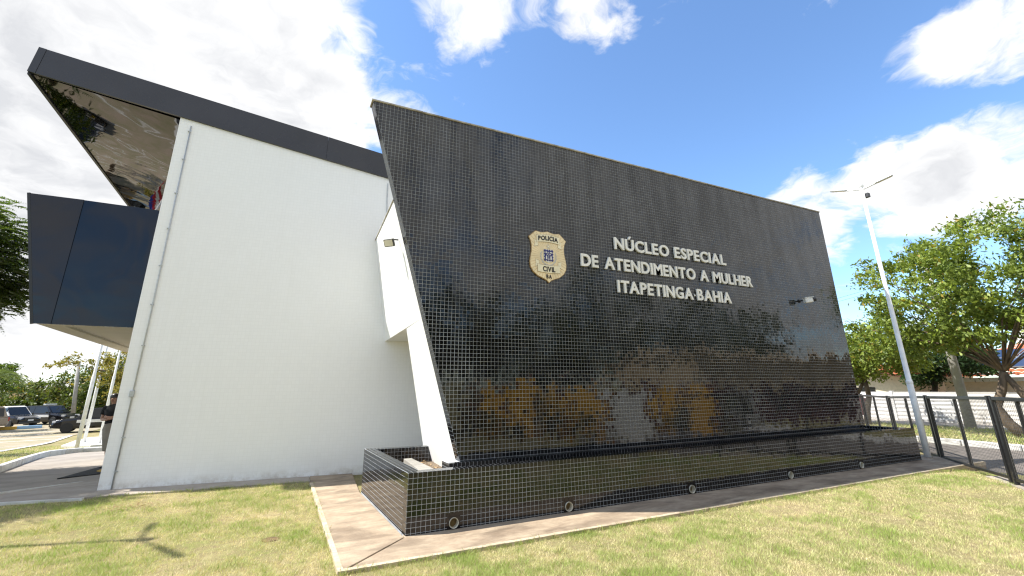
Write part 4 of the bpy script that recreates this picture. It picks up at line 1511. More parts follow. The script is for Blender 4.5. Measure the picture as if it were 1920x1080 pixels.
def crown_points(blobs, n_cl, per, cl_r, droop=0.2):
    """clumped leaf positions in a union of ellipsoids"""
    cents = []
    vol = np.array([r[0] * r[1] * r[2] for c, r in blobs]) ** 0.8
    vol /= vol.sum()
    for (c, r), f in zip(blobs, vol):
        k = max(3, int(round(n_cl * f)))
        v = RNG.normal(size=(k, 3))
        v /= np.linalg.norm(v, axis=1)[:, None]
        rad = RNG.uniform(0.45, 1.04, size=(k, 1)) ** 0.6
        cents.append(np.array(c) + v * rad * np.array(r))
    cents = np.concatenate(cents)
    k = len(cents)
    idx = np.repeat(np.arange(k), per)
    off = RNG.normal(size=(k * per, 3)) * cl_r * np.array([1, 1, 0.6])
    rr = RNG.uniform(0.6, 1.35, size=k)
    pts = cents[idx] + off * rr[idx][:, None]
    return cents, idx, pts


def tree(name, label, base, trunk, blobs, n_cl, per, leaf, cl_r, c_dark, c_light, bark='bark', limbs=14, yellow=0.03, group=None, trunk2=None, r0=0.16, forks=None, twigs=0):
    t = thing(name, base, label, 'tree', group)
    fork = Vector(trunk[-1])
    wood = MB()
    nT = len(trunk)
    wood.tube(trunk, [r0 * (1.15 - 0.5 * i / (nT - 1)) for i in range(nT)], 10)
    if trunk2:
        wood.tube(trunk2, [r0 * (0.9 - 0.4 * i / (len(trunk2) - 1)) for i in range(len(trunk2))], 9)
    build('trunk', wood, bark, t, smooth=True)
    cents, idx, pts = crown_points(blobs, n_cl, per, cl_r)
    lm = MB()
    order = RNG.permutation(len(cents))
    for k in range(min(limbs, len(cents))):
        e = Vector(cents[order[k]])
        m1 = fork.lerp(e, 0.35) + Vector((random.uniform(-.15, .15), random.uniform(-.15, .15), random.uniform(-0.05, .22))) * (e - fork).length * 0.5
        m2 = fork.lerp(e, 0.7) + Vector((random.uniform(-.12, .12), random.uniform(-.12, .12), random.uniform(0, .2))) * (e - fork).length * 0.4
        rr = r0 * random.uniform(0.12, 0.32)
        lm.tube([fork, m1, m2, e], [rr, rr * 0.7, rr * 0.42, rr * 0.12], 6)
    for k in range(twigs):
        e = Vector(cents[order[random.randrange(min(limbs, len(cents)))]])
        d = Vector((random.gauss(0, 1), random.gauss(0, 1), random.uniform(0.2, 1.4))).normalized()
        L = random.uniform(0.25, 0.7) * cl_r * 4
        lm.tube([e, e + d * L * 0.5 + Vector((0, 0, 0.05)), e + d * L], [0.012, 0.008, 0.003], 4)
    build('limbs', lm, bark, t, smooth=True)
    n = len(pts)
    D_ = RNG.normal(size=(n, 3))
    D_[:, 2] -= 0.25
    tone = RNG.uniform(0, 1, size=len(cents))[idx] * 0.6 + RNG.uniform(0, 1, size=n) * 0.4
    col = np.array(c_dark) * (1 - tone[:, None]) + np.array(c_light) * tone[:, None]
    yl = RNG.uniform(size=n) < yellow
    col[yl] = np.array([0.32, 0.24, 0.04])
    S_ = leaf * RNG.uniform(0.6, 1.3, size=n)
    leaf_object('crown', pts, D_, S_, col, t)
    return t


G1, G2 = (0.065, 0.105, 0.018), (0.29, 0.36, 0.065)
tree('street_tree', 'large leafy tree with crooked trunk at the right edge across the street', (17.2, 0.62, -0.05),
     [(17.25, 0.55, -0.12), (17.1, 0.85, 0.35), (16.95, 0.95, 0.8), (17.0, 0.75, 1.25), (17.0, 0.6, 1.75)],
     [((17.0, 0.0, 4.5), (2.2, 2.0, 1.85)), ((16.8, 1.9, 4.0), (1.9, 1.6, 1.8)), ((16.9, 3.15, 3.15), (1.3, 0.95, 0.85)), ((17.4, -1.8, 4.4), (1.9, 1.8, 1.6)), ((16.9, 0.7, 3.1), (1.5, 1.6, 0.6))],
     430, 74, 0.075, 0.19, G1, G2, limbs=22, r0=0.135, twigs=120,
     trunk2=[(17.25, 0.30, -0.12), (17.2, 0.15, 0.6), (17.0, 0.35, 1.1), (17.0, 0.6, 1.7)])
tree('street_tree', 'smaller forked tree just right of the black wall across the street', (19.0, 5.5, -0.05),
     [(19.0, 5.45, -0.12), (19.0, 5.35, 0.5), (18.95, 5.15, 1.0), (19.0, 5.2, 1.6)],
     [((19.0, 4.7, 2.6), (1.4, 1.3, 0.95)), ((19.0, 5.8, 2.35), (1.2, 0.95, 0.95)), ((19.1, 3.9, 2.5), (1.1, 0.7, 0.6))],
     150, 72, 0.078, 0.20, G1, (0.29, 0.35, 0.065), limbs=16, r0=0.11, yellow=0.05, twigs=40,
     trunk2=[(19.0, 5.6, -0.12), (19.0, 5.75, 0.6), (19.0, 5.55, 1.1), (19.0, 5.25, 1.55)])
tree('dark_tree', 'dense dark feathery tree rising behind the white garden wall', (24.0, 5.0, -0.2),
     [(23.9, 5.3, -0.2), (23.9, 5.2, 0.8), (24.0, 5.0, 1.7)],
     [((24.0, 4.6, 2.7), (1.5, 1.5, 0.95)), ((24.0, 5.4, 2.1), (1.1, 0.8, 0.7)), ((23.6, 3.6, 2.3), (1.0, 0.8, 0.6))],
     110, 130, 0.075, 0.22, (0.012, 0.03, 0.010), (0.045, 0.085, 0.022), bark='bark_dark', limbs=14, r0=0.13, yellow=0.0)
tree('garden_tree', 'pale green tree far behind the forked street tree', (29.0, 12.5, -0.3),
     [(29, 12.5, -0.3), (29, 12.3, 1.2), (29, 12.2, 2.0)], [((29, 12.0, 3.3), (2.0, 1.7, 1.4))], 45, 60, 0.13, 0.35, G1, (0.24, 0.27, 0.08), limbs=12, r0=0.12)

# feathery tree at the left edge
ft = thing('feathery_tree', (-9.6, 8.6, prof(8.6)), 'tree with dark feathery leaves hanging at the left edge beside the navy canopy', 'tree')
build('trunk', MB().tube([(-9.6, 8.6, prof(8.6) - 0.1), (-9.5, 8.4, 1.2), (-9.2, 8.0, 2.6)], [0.2, 0.16, 0.13], 10), 'bark_dark', ft, smooth=True)
lm = MB()
fc, fd, fs_, fcol = [], [], [], []
fork = Vector((-9.2, 8.0, 2.6))
for k in range(700):
    v = Vector((random.gauss(0, 1), random.gauss(0, 1), random.gauss(0, 1))).normalized()
    rad = random.uniform(0.55, 1.0)
    hole = mnoise.noise(v * 2.3)
    if hole > 0.30:
        continue
    c = Vector((-8.42 + v.x * 2.05 * rad, 7.3 + v.y * 2.3 * rad, 4.10 + v.z * 1.45 * rad))
    if k >= 520:
        c = Vector((-8.7 + v.x * 1.5 * rad, 5.3 + v.y * 1.5 * rad, 5.0 + v.z * 1.0 * rad))
    if k % 12 == 0:
        lm.tube([fork, fork.lerp(c, 0.5) + Vector((0, 0, 0.3)), c], [0.06, 0.035, 0.01], 5)
    tone = random.random()
    for q in range(13):
        d = Vector((v.x + random.gauss(0, .55), v.y + random.gauss(0, .55), random.gauss(-0.05, .4))).normalized()
        L = random.uniform(0.30, 0.5)
        sidev = d.cross(Vector((0, 0, 1))).normalized()
        st = c + Vector((random.gauss(0, .16), random.gauss(0, .16), random.gauss(0, .12)))
        for j in range(11):
            f = (j + 1) / 11
            p = st + d * L * f + Vector((0, 0, -0.18 * L * f * f))
            w_ = 0.085 * math.sin(math.pi * (0.15 + 0.8 * f)) + 0.015
            for s in (-1, 1):
                dd = (sidev * s + d * 0.35).normalized()
                fc.append(p + dd * w_ * 0.55)
                fd.append(dd)
                fs_.append(w_ * 0.55)
                g = 0.35 + 0.65 * tone + random.uniform(-0.1, 0.1)
                fcol.append((0.115 * g, 0.175 * g, 0.028 * g))
build('limbs', lm, 'bark_dark', ft, smooth=True)
leaf_object('crown', np.array([tuple(p) for p in fc]), np.array([tuple(p) for p in fd]), np.array(fs_), np.array(fcol), ft, aspect=0.34, fold=0.05)

# far trees on the left
tree('lawn_tree', 'tree left of the picture mirrored in the tip of the roof underside', (-14.5, 19.0, prof(19)), [(-14.5, 19, prof(19) - 0.1), (-14.4, 19, 1.0), (-14.5, 19, 2.0)],
     [((-14.5, 19, 3.6), (2.0, 2.0, 1.7))], 70, 60, 0.12, 0.3, (0.03, 0.055, 0.012), (0.12, 0.17, 0.03), limbs=10, r0=0.13)
tree('flowering_tree', 'thin yellow-green tree branching out from behind the white wall', (-8.0, 26.5, prof(26.5)),
     [(-8.0, 26.5, -1.2), (-8.2, 26.4, 0.6), (-8.6, 26.2, 1.8)],
     [((-9.2, 26, 2.9), (1.1, 1.2, 1.0)), ((-8.4, 26, 1.9), (1.2, 1.2, 1.2)), ((-10.9, 26, 3.05), (0.9, 0.5, 0.30)), ((-12.0, 26, 2.95), (0.75, 0.4, 0.22)), ((-10.0, 26, 2.1), (0.6, 0.5, 0.4))],
     105, 34, 0.085, 0.17, (0.10, 0.11, 0.02), (0.30, 0.26, 0.06), limbs=40, yellow=0.22, r0=0.12, twigs=40)
far = [(-31, 66, 4.2, 0), (-27.5, 64, 3.9, 1), (-24.5, 63, 4.4, 0), (-21.8, 62, 5.9, 1), (-19.2, 60, 6.4, 0), (-16.8, 59, 7.4, 1), (-14.2, 58, 7.6, 0), (-35, 68, 5.2, 1)]
nm = ['leftmost far bush behind the parked tan car', 'far bush behind the parked pickup', 'far rounded tree behind the black car roof', 'far bright green tree left of the leaning utility pole',
      'far dense tree right of the leaning utility pole', 'far tall tree seen between the flagpoles', 'far tall tree beside the white wall edge', 'outermost far tree at the left end of the lot']
for (x, y, h, k), lb in zip(far, nm):
    z = prof(y)
    tree('far_tree', lb, (x, y, z), [(x, y, z - 0.1), (x + 0.1, y, z + 0.8), (x, y, z + h * 0.4)],
         [((x, y, z + h * 0.55), (2.2, 1.8, h * 0.45)), ((x - 0.9, y - 0.6, z + h * 0.30), (1.7, 1.3, h * 0.30)), ((x + 0.9, y - 0.5, z + h * 0.3), (1.6, 1.3, h * 0.32))],
         70, 42, 0.20, 0.42, (0.035, 0.06, 0.012), (0.17, 0.20, 0.045) if k else (0.13, 0.17, 0.035), limbs=10, yellow=0.05, group='trees behind the parking lot', r0=0.13)
tree('round_tree', 'leafy tree at the left edge behind the palm', (-23.5, 47, prof(47)), [(-23.5, 47, -1.5), (-23.4, 47, 0.5), (-23.3, 47, 1.5)],
     [((-23.0, 46, 2.9), (2.2, 1.6, 1.1)), ((-21.6, 46, 2.2), (1.4, 1.2, 0.7))], 60, 50, 0.16, 0.34, (0.03, 0.055, 0.012), (0.14, 0.20, 0.04), limbs=10, r0=0.14)
palm = thing('palm_tree', (-20.6, 41, prof(41)), 'palm tree with arching fronds at the left edge', 'palm')
build('trunk', MB().tube([(-20.6, 41, -1.5), (-20.4, 41, 1.0), (-20.1, 41, 2.9)], [0.18, 0.14, 0.11], 9), 'bark', palm, smooth=True)
for k in range(16):
    a = 2 * math.pi * k / 16 + random.uniform(-.15, .15)
    el = random.uniform(0.1, 1.0)
    fc, fd, fs_, fcol = [], [], [], []
    d = Vector((math.cos(a), math.sin(a), 0))
    sidev = Vector((-d.y, d.x, 0))
    for j in range(16):
        f = (j + 1) / 16
        p = Vector((-20.1, 41, 2.9)) + d * 2.1 * f * math.cos(el * 0.7) + Vector((0, 0, 1.5 * el * f - 1.7 * f * f * (0.6 + 0.4 * random.random())))
        for s in (-1, 1):
            dd = (sidev * s + d * 0.5 + Vector((0, 0, -0.45))).normalized()
            l = 0.34 * math.sin(math.pi * (0.12 + 0.82 * f)) + 0.05
            fc.append(tuple(p + dd * l))
            fd.append(tuple(dd))
            fs_.append(l)
            g = random.uniform(0.7, 1.2)
            fcol.append((0.13 * g, 0.17 * g, 0.05 * g))
    fc.append((-20.1 + d.x * 0.1, 41 + d.y * 0.1, 2.95)); fd.append((d.x, d.y, 0.4)); fs_.append(0.55); fcol.append((0.1, 0.13, 0.04))
    leaf_object('frond', np.array(fc), np.array(fd), np.array(fs_), np.array(fcol), palm, aspect=0.10, fold=0.02)
lp = thing('utility_pole', (-20.1, 57, prof(57)), 'grey leaning utility pole behind the parking lot', 'utility pole')
build('pole', MB().tube([(-20.1, 57, -1.5), (-20.75, 57, 4.4)], [0.2, 0.14], 9), 'pole_concrete', lp, smooth=True)
build('cap', MB().tube([(-20.75, 57, 4.4), (-20.76, 57, 4.5)], [0.16, 0.12], 9), 'pole_concrete', lp)
dh = thing('house', (-30, 84, -1.5), 'pale far house with low roof behind the far trees', 'house')
build('wall', MB().box((-35, 82, -1.6), (-24, 88, 2.2)), 'wall_sand', dh)
build('roof', MB().prism([(-35.6, 81.4, 2.2), (-35.6, 85, 3.2), (-35.6, 88.6, 2.2)], (12.2, 0, 0)), 'pole_concrete', dh)
build('hill', grid_sheet(list(np.linspace(-500, 260, 24)), list(np.linspace(160, 420, 8)), 0.0,
      lambda x, y: -6 + 16 * math.exp(-((y - 300) / 70.0) ** 2) * (0.55 + 0.35 * math.sin(x * 0.011 + 1) + 0.12 * math.sin(x * 0.037))), 'hill_green', smooth=True, kind='structure')


# ------------------------------------------------------------------ vehicles
def car(name, label, loc, rz, body_mat, top_mat, L=4.6, Wd=1.82, H=1.72, hood_z=1.02, bar=False, badge_=False, stripe_mat=None, bull=False, plate=True, pickup=False):
    t = thing(name, loc, label, 'car', None, local=True)
    t.rotation_euler = (0, 0, rz)
    hw = Wd / 2
    f, r = L / 2, -L / 2
    # lower body as a loft of cross sections along x
    st = [(r, 0.50, 0.92, 0.80), (r + 0.10, 0.36, 1.02, 0.93), (r + 0.9, 0.30, 1.05, 1.0), (0.2, 0.28, 1.03, 1.0), (f - 1.35, 0.30, hood_z + 0.02, 1.0), (f - 0.55, 0.32, hood_z - 0.06, 0.96), (f - 0.12, 0.36, hood_z - 0.18, 0.86), (f, 0.42, hood_z - 0.32, 0.76)]
    rings = []
    for x, zl, zh, k in st:
        w_ = hw * k
        rings.append([(x, -w_ * 0.94, zl), (x, -w_, zl + 0.16), (x, -w_, zh - 0.14), (x, -w_ * 0.90, zh), (x, w_ * 0.90, zh), (x, w_, zh - 0.14), (x, w_, zl + 0.16), (x, w_ * 0.94, zl)])
    build('body', MB().loft(rings), body_mat, t, smooth=False, bevel=0.03)
    # upper cabin
    rb = r + (1.55 if pickup else 0.12)
    rc = rb + 0.35
    cab = [(rb, 1.0), (rc, H - 0.04), (f - 2.25, H), (f - 1.95, H - 0.05), (f - 1.22, 1.0)]
    mb = MB()
    lo, hi = 0.93 * hw, 0.76 * hw
    vs = []
    for s in (-1, 1):
        for x, z in cab:
            kk = (z - 1.0) / (H - 1.0)
            vs.append((x, s * (lo + (hi - lo) * kk), z))
    n = len(cab)
    mb.add(vs, [tuple(range(n)), tuple(range(2 * n - 1, n - 1, -1))] + [(i, i + 1, n + i + 1, n + i) for i in range(n - 1)] + [(n - 1, 0, n, 2 * n - 1)])
    cabo = build('cabin', mb, top_mat, t, bevel=0.03)
    # glazing stands a little proud of the cabin skin
    for s in (-1, 1):
        for (xa, xb) in ((rc - 0.1, rc + 0.95), (rc + 1.02, f - 1.72)):
            zs = (1.06, H - 0.14)
            pts = []
            for x, z in ((xa, zs[0]), (xb + (0.25 if xb > 0 else 0), zs[0]), (xb - (0.25 if xb > 0 else 0), zs[1]), (xa + 0.08, zs[1])):
                kk = (z - 1.0) / (H - 1.0)
                pts.append(Vector((x, s * (lo + (hi - lo) * kk + 0.012), z)))
            build('window', MB().prism(pts, (0, -s * 0.02, 0)), 'glass_dark', cabo)
    ws = [Vector((f - 1.25, -0.8 * hw, 1.05)), Vector((f - 1.25, 0.8 * hw, 1.05)), Vector((f - 1.92, 0.68 * hw, H - 0.09)), Vector((f - 1.92, -0.68 * hw, H - 0.09))]
    build('windscreen', MB().prism([p + Vector((0.018, 0, 0.012)) for p in ws], (-0.02, 0, -0.012)), 'glass_dark', cabo)
    for x in (f - 0.88, r + 0.95):
        for s in (-1, 1):
            wx = bpy.data.objects.new('wheel', None)
            link(wx)
            wx.parent = t
            build('tyre', MB().lathe([(0.22, -0.11), (0.33, -0.11), (0.36, -0.07), (0.36, 0.07), (0.33, 0.11), (0.22, 0.11)], (x, s * (hw - 0.09), 0.36), (0, 1, 0), 20), 'tyre', wx)
            build('rim', MB().lathe([(0.02, 0.09), (0.07, 0.10), (0.20, 0.075), (0.225, 0.105), (0.225, -0.09), (0.02, -0.09)], (x, s * (hw - 0.09), 0.36), (0, s, 0), 14), 'rim', wx)
    for s in (-1, 1):
        build('headlight', MB().obox((f - 0.16, s * hw * 0.66, hood_z - 0.22), (0.10, 0.17, 0.075), Matrix.Rotation(-0.35 * s, 3, 'Z')), 'lens_clear', t, bevel=0.02)
        build('tail_light', MB().obox((r + 0.06, s * hw * 0.82, 0.86), (0.05, 0.08, 0.15)), 'lens_red', t, bevel=0.02)
        build('mirror', MB().obox((f - 1.55, s * (hw + 0.08), 1.10), (0.06, 0.09, 0.07)), body_mat, t, bevel=0.02)
        if stripe_mat:
            build('door_panel', MB().box((-1.2, s * hw - 0.006, 0.70), (0.95, s * hw + 0.006, 0.90)), stripe_mat, t)
        if badge_:
            build('door_emblem', MB().lathe([(0.0, 0.012), (0.22, 0.012), (0.22, 0.0)], (0.45, s * (hw + 0.004), 0.72), (0, s, 0), 16), 'car_white', t)
    build('grille', MB().box((f - 0.06, -hw * 0.45, hood_z - 0.38), (f + 0.012, hw * 0.45, hood_z - 0.18)), 'black_paint', t, bevel=0.01)
    build('bumper', MB().box((f - 0.10, -hw * 0.80, 0.36), (f + 0.05, hw * 0.80, 0.56)), 'black_paint', t, bevel=0.03)
    if plate:
        build('number_plate', MB().box((f + 0.052, -0.2, 0.58), (f + 0.062, 0.2, 0.70)), 'lens_clear', t)
    if bull:
        build('bull_bar', MB().tube([(f + 0.10, -0.55, 0.45), (f + 0.16, -0.55, 0.95), (f + 0.16, 0.55, 0.95), (f + 0.10, 0.55, 0.45)], 0.03, 6), 'black_paint', t)
    if bar:
        build('light_bar', MB().box((f - 2.75, -0.5, H + 0.02), (f - 2.45, 0.5, H + 0.13)), 'lens_clear', t, bevel=0.02)
    return t


car('parked_car', 'tan patrol car with dark wheel cut by the left edge', (-23.4, 46.6, prof(47)), math.radians(-150), 'car_tan', 'car_tan', H=1.85)
car('parked_car', 'black and white pickup with number plate beside the tan car', (-22.4, 50.8, prof(51)), math.radians(-38), 'car_black', 'car_white', H=1.78, pickup=True, plate=True)
car('parked_car', 'black patrol car with a light bar, third from the left edge', (-21.1, 54.6, prof(54)), math.radians(-32), 'car_black', 'car_black', H=1.72, bar=True, stripe_mat='car_white')
car('parked_car', 'black patrol car with white door emblem behind the flagpoles', (-14.1, 41.6, prof(42)), math.radians(190), 'car_black', 'car_black', H=1.70, stripe_mat='car_white', badge_=True, bull=True)
car('parked_car', 'black and white patrol car mirrored in the dark roof underside', (-19.3, 31.5, prof(31.5)), math.radians(-60), 'car_black', 'car_white', H=1.75)
car('parked_car', 'dark red car half hidden behind the forked street tree', (19.6, 7.9, -0.1), math.radians(80), 'car_red', 'car_black', L=4.0, H=1.5)
for (x, y, rz, m, lb) in ((-20.3, 48.3, 0.4, 'paint_blue', 'pale blue painted wheel stop on the parking lot'), (-21.6, 47.6, 0.4, 'paint_amber', 'amber painted wheel stop beside the tan car')):
    o = build('wheel_stop', MB().obox((x, y, prof(y) + 0.12), (0.9, 0.16, 0.12), Matrix.Rotation(rz, 3, 'Z')), m, bevel=0.03)
    tag(o, lb, 'wheel stop')

# ------------------------------------------------------------------ person by the wall
px0, py0 = -4.49, 8.15
pb = Vector((px0, py0, prof(py0) + 0.05))
per = thing('person', pb, 'person in black top and khaki skirt standing with folded arms beside the white wall', 'person', None, local=True)
per.rotation_euler = (0, math.radians(-8.5), math.radians(-12))
J = dict(pel=((0, 0.01, .86), .11), wai=((0, 0, 1.00), .095), che=((0, 0.0, 1.17), .115), nb=((0, 0.01, 1.29), .06), nk=((0, 0, 1.345), .042), hd=((0, -0.01, 1.41), .07), ht=((0, -0.005, 1.475), .075),
         sl=((.15, 0.01, 1.27), .045), el=((.205, -.02, 1.03), .036), wl=((.03, -.17, 1.045), .024), hl=((-.06, -.155, 1.06), .026),
         sr=((-.15, 0.01, 1.27), .045), er=((-.205, -.02, 1.03), .036), wr=((-.03, -.19, 1.01), .024), hr=((.06, -.175, 1.02), .026),
         hpl=((.085, 0.01, .80), .085), kl=((.08, -.01, .44), .052), al=((.08, .02, .07), .034), tl=((.09, -.12, .03), .028),
         hpr=((-.085, 0.01, .80), .085), kr=((-.08, -.01, .44), .052), ar=((-.08, .02, .07), .034), tr=((-.09, -.12, .03), .028))
E_ = [('pel', 'wai'), ('wai', 'che'), ('che', 'nb'), ('nb', 'nk'), ('nk', 'hd'), ('hd', 'ht'), ('che', 'sl'), ('sl', 'el'), ('el', 'wl'), ('wl', 'hl'), ('che', 'sr'), ('sr', 'er'), ('er', 'wr'), ('wr', 'hr'),
      ('pel', 'hpl'), ('hpl', 'kl'), ('kl', 'al'), ('al', 'tl'), ('pel', 'hpr'), ('hpr', 'kr'), ('kr', 'ar'), ('ar', 'tr')]
for hnd, sg in (('hl', -1), ('hr', 1)):
    hx, hy, hz_ = J[hnd][0]
    for q in range(5):
        k1, k2 = f'{hnd}{q}a', f'{hnd}{q}b'
        dz_ = (q - 1.5) * 0.016
        ln = (0.055, 0.062, 0.058, 0.048, 0.035)[q]
        J[k1] = ((hx + sg * ln * 0.6, hy + 0.01, hz_ + dz_), .008)
        J[k2] = ((hx + sg * ln * 1.05, hy + 0.035, hz_ + dz_ * 1.1), .007)
        E_ += [(hnd, k1), (k1, k2)]
keys = list(J)
me = bpy.data.meshes.new('body')
me.from_pydata([J[k][0] for k in keys], [(keys.index(a), keys.index(b)) for a, b in E_], [])
ob = link(bpy.data.objects.new('body', me))
ob.parent = per
ob.modifiers.new('skin', 'SKIN')
for i, k in enumerate(keys):
    me.skin_vertices[0].data[i].radius = (J[k][1], J[k][1])
    me.skin_vertices[0].data[i].use_root = (k == 'pel')
sb = ob.modifiers.new('sub', 'SUBSURF')
sb.levels = sb.render_levels = 2
me.materials.append(MATS['skin'])


def ring(cx_, cy_, z, rx, ry, n=16):
    return [(cx_ + rx * math.cos(2 * math.pi * k / n), cy_ + ry * math.sin(2 * math.pi * k / n), z) for k in range(n)]


top = MB().loft([ring(0, 0.005, .90, .155, .118), ring(0, 0, 1.0, .142, .112), ring(0, -.005, 1.12, .165, .128), ring(0, 0, 1.22, .178, .118), ring(0, .005, 1.30, .13, .085), ring(0, .005, 1.325, .065, .06)])
for s in (-1, 1):
    top.tube([(s * .12, .01, 1.275), (s * .17, .005, 1.23), (s * .192, -.005, 1.13)], [.068, .064, .056], 10)
build('blouse', top, 'cloth_black', per, smooth=True)
build('skirt', MB().loft([ring(0, .005, .935, .150, .116), ring(0, .01, .82, .188, .150), ring(0, .01, .62, .182, .148), ring(0, .01, .38, .165, .14), ring(0, .01, .36, .150, .128)]), 'cloth_khaki', per, smooth=True)
build('belt', MB().loft([ring(0, .005, .925, .156, .122), ring(0, .005, .965, .154, .119)]), 'cloth_black', per, smooth=True)
hair = MB().loft([ring(0, .03, 1.12, .07, .035), ring(0, .035, 1.22, .088, .045), ring(0, .03, 1.34, .092, .055), ring(0, .02, 1.44, .092, .07), ring(0, .012, 1.505, .085, .08), ring(0, .01, 1.545, .055, .055), ring(0, .01, 1.556, .01, .01)])
build('hair', hair, 'hair', per, smooth=True)
for s in (-1, 1):
    build('eye', MB().lathe([(0.0, 0.006), (0.010, 0.003), (0.010, 0.0)], (s * .028, -.083, 1.445), (0, -1, 0), 8), 'hair', per)
    build('shoe', MB().obox((s * .088, -.05, .03), (.04, .12, .03)), 'cloth_black', per, bevel=0.02)
build('nose', MB().add([(-.011, -.078, 1.415), (.011, -.078, 1.415), (0, -.080, 1.445), (0, -.102, 1.418)], [(0, 1, 3), (1, 2, 3), (2, 0, 3)]), 'skin', per)
build('mouth', MB().obox((0, -.079, 1.393), (.022, .003, .005)), 'wall_maroon', per)

# ------------------------------------------------------------------ across the street behind the photographer (seen mirrored in the black tiles)
yw = thing('street_wall', (11, -11.5, -0.7), 'yellow street wall with white gate mirrored in the black tiles', 'wall')
YA, YD = Vector((7.0, -15.0)), Vector((0.739, 0.673))


def yp(t, z):
    p = YA + YD * t
    return (p.x, p.y, z)


for a, b in ((0.0, 6.2), (8.2, 10.6)):
    build('wall_run', MB().beam(yp(a, 0.35), yp(b, 0.35), 0.2, 2.3), 'wall_yellow', yw)
    build('wall_coping', MB().beam(yp(a, 1.535), yp(b, 1.535), 0.28, 0.07), 'kerb_white', yw)
for a in (0.0, 1.5, 2.9, 4.4, 6.15, 8.25, 9.4, 10.6):
    q = Vector(yp(a, 0.4)) + Vector((-0.07, 0.075, 0))
    build('pillar', MB().beam(q - Vector((0, 0, 1.15)), q + Vector((0, 0, 1.3)), 0.34, 0.16, up=(YD.x, YD.y, 0)), 'wall_maroon', yw)
build('gate', MB().beam(yp(6.3, 0.25), yp(8.1, 0.25), 0.06, 1.9), 'wall_white', yw)
for i in range(9):
    p = Vector(yp(6.4 + i * 0.2, 0.25)) + Vector((-0.04, 0.05, 0))
    build('gate_bar', MB().beam(p - Vector((0, 0, 0.95)), p + Vector((0, 0, 0.95)), 0.04, 0.03), 'pole_white', yw)
sh = thing('street_house', (26, -16, -0.75), 'sand and maroon house mirrored at the right end of the black tiles', 'house')
build('wall', MB().box((19.5, -20.0, -0.8), (36.0, -13.0, 1.5)), 'wall_maroon', sh)
build('upper_wall', MB().box((19.3, -20.0, 1.5), (36.2, -12.9, 3.15)), 'wall_sand', sh)
build('roof', MB().prism([(19.0, -12.6, 3.15), (19.0, -16.5, 3.7), (19.0, -20.4, 3.15)], (17.6, 0, 0)), 'wall_sand', sh)
build('garage_door', MB().box((22.0, -12.98, -0.75), (24.6, -12.94, 1.3)), 'wall_white', sh)
for i in range(4):
    build('window', MB().box((26.0 + i * 2.3, -12.99, 0.0), (27.3 + i * 2.3, -12.93, 1.2)), 'glass_dark', sh)
back = [(2.5, -17, 7.0), (8.0, -19, 7.5), (12.8, -18, 6.0), (19.0, -22, 10.5), (25.5, -24, 10.5), (31, -23, 9.5), (-4, -20, 8.0), (40, -24, 9.0)]
nb_ = ['first', 'second', 'third', 'fourth', 'fifth', 'sixth', 'seventh', 'eighth']
for k, ((x, y, h), lb) in enumerate(zip(back, nb_)):
    tree('street_tree', lb + ' dark tree across the street mirrored in the black tiles', (x, y, -0.75), [(x, y, -0.8), (x, y, 1.0), (x + 0.1, y, h * 0.4)],
         [((x, y, h * 0.62), (2.9, 2.3, h * 0.36)), ((x + 1.4, y + 0.5, h * 0.42), (1.9, 1.6, h * 0.22)), ((x - 1.5, y, h * 0.45), (1.9, 1.6, h * 0.22))],
         85, 34, 0.24, 0.5, (0.03, 0.05, 0.012), (0.09, 0.12, 0.03), limbs=10, r0=0.2, group='trees across the street behind the camera')

for k, (t_, off, h) in enumerate(((0.8, 0.9, 1.3), (2.2, 1.1, 0.8), (3.6, 0.8, 1.7), (5.3, 1.2, 1.0), (9.0, 0.9, 1.2), (11.2, 0.8, 1.8))):
    c = Vector(yp(t_, -0.7)) + Vector((-0.67, 0.74, 0)) * off
    tree('shrub', nb_[k] + ' low shrub before the yellow wall mirrored in the black tiles', tuple(c), [(c.x, c.y, -0.75), (c.x, c.y, -0.4), (c.x, c.y, -0.3 + h * 0.2)],
         [((c.x, c.y, -0.6 + h * 0.55), (0.55, 0.55, h * 0.5))], 26, 34, 0.07, 0.14, (0.02, 0.035, 0.01), (0.06, 0.085, 0.02), limbs=6, r0=0.05, group='shrubs before the yellow wall')

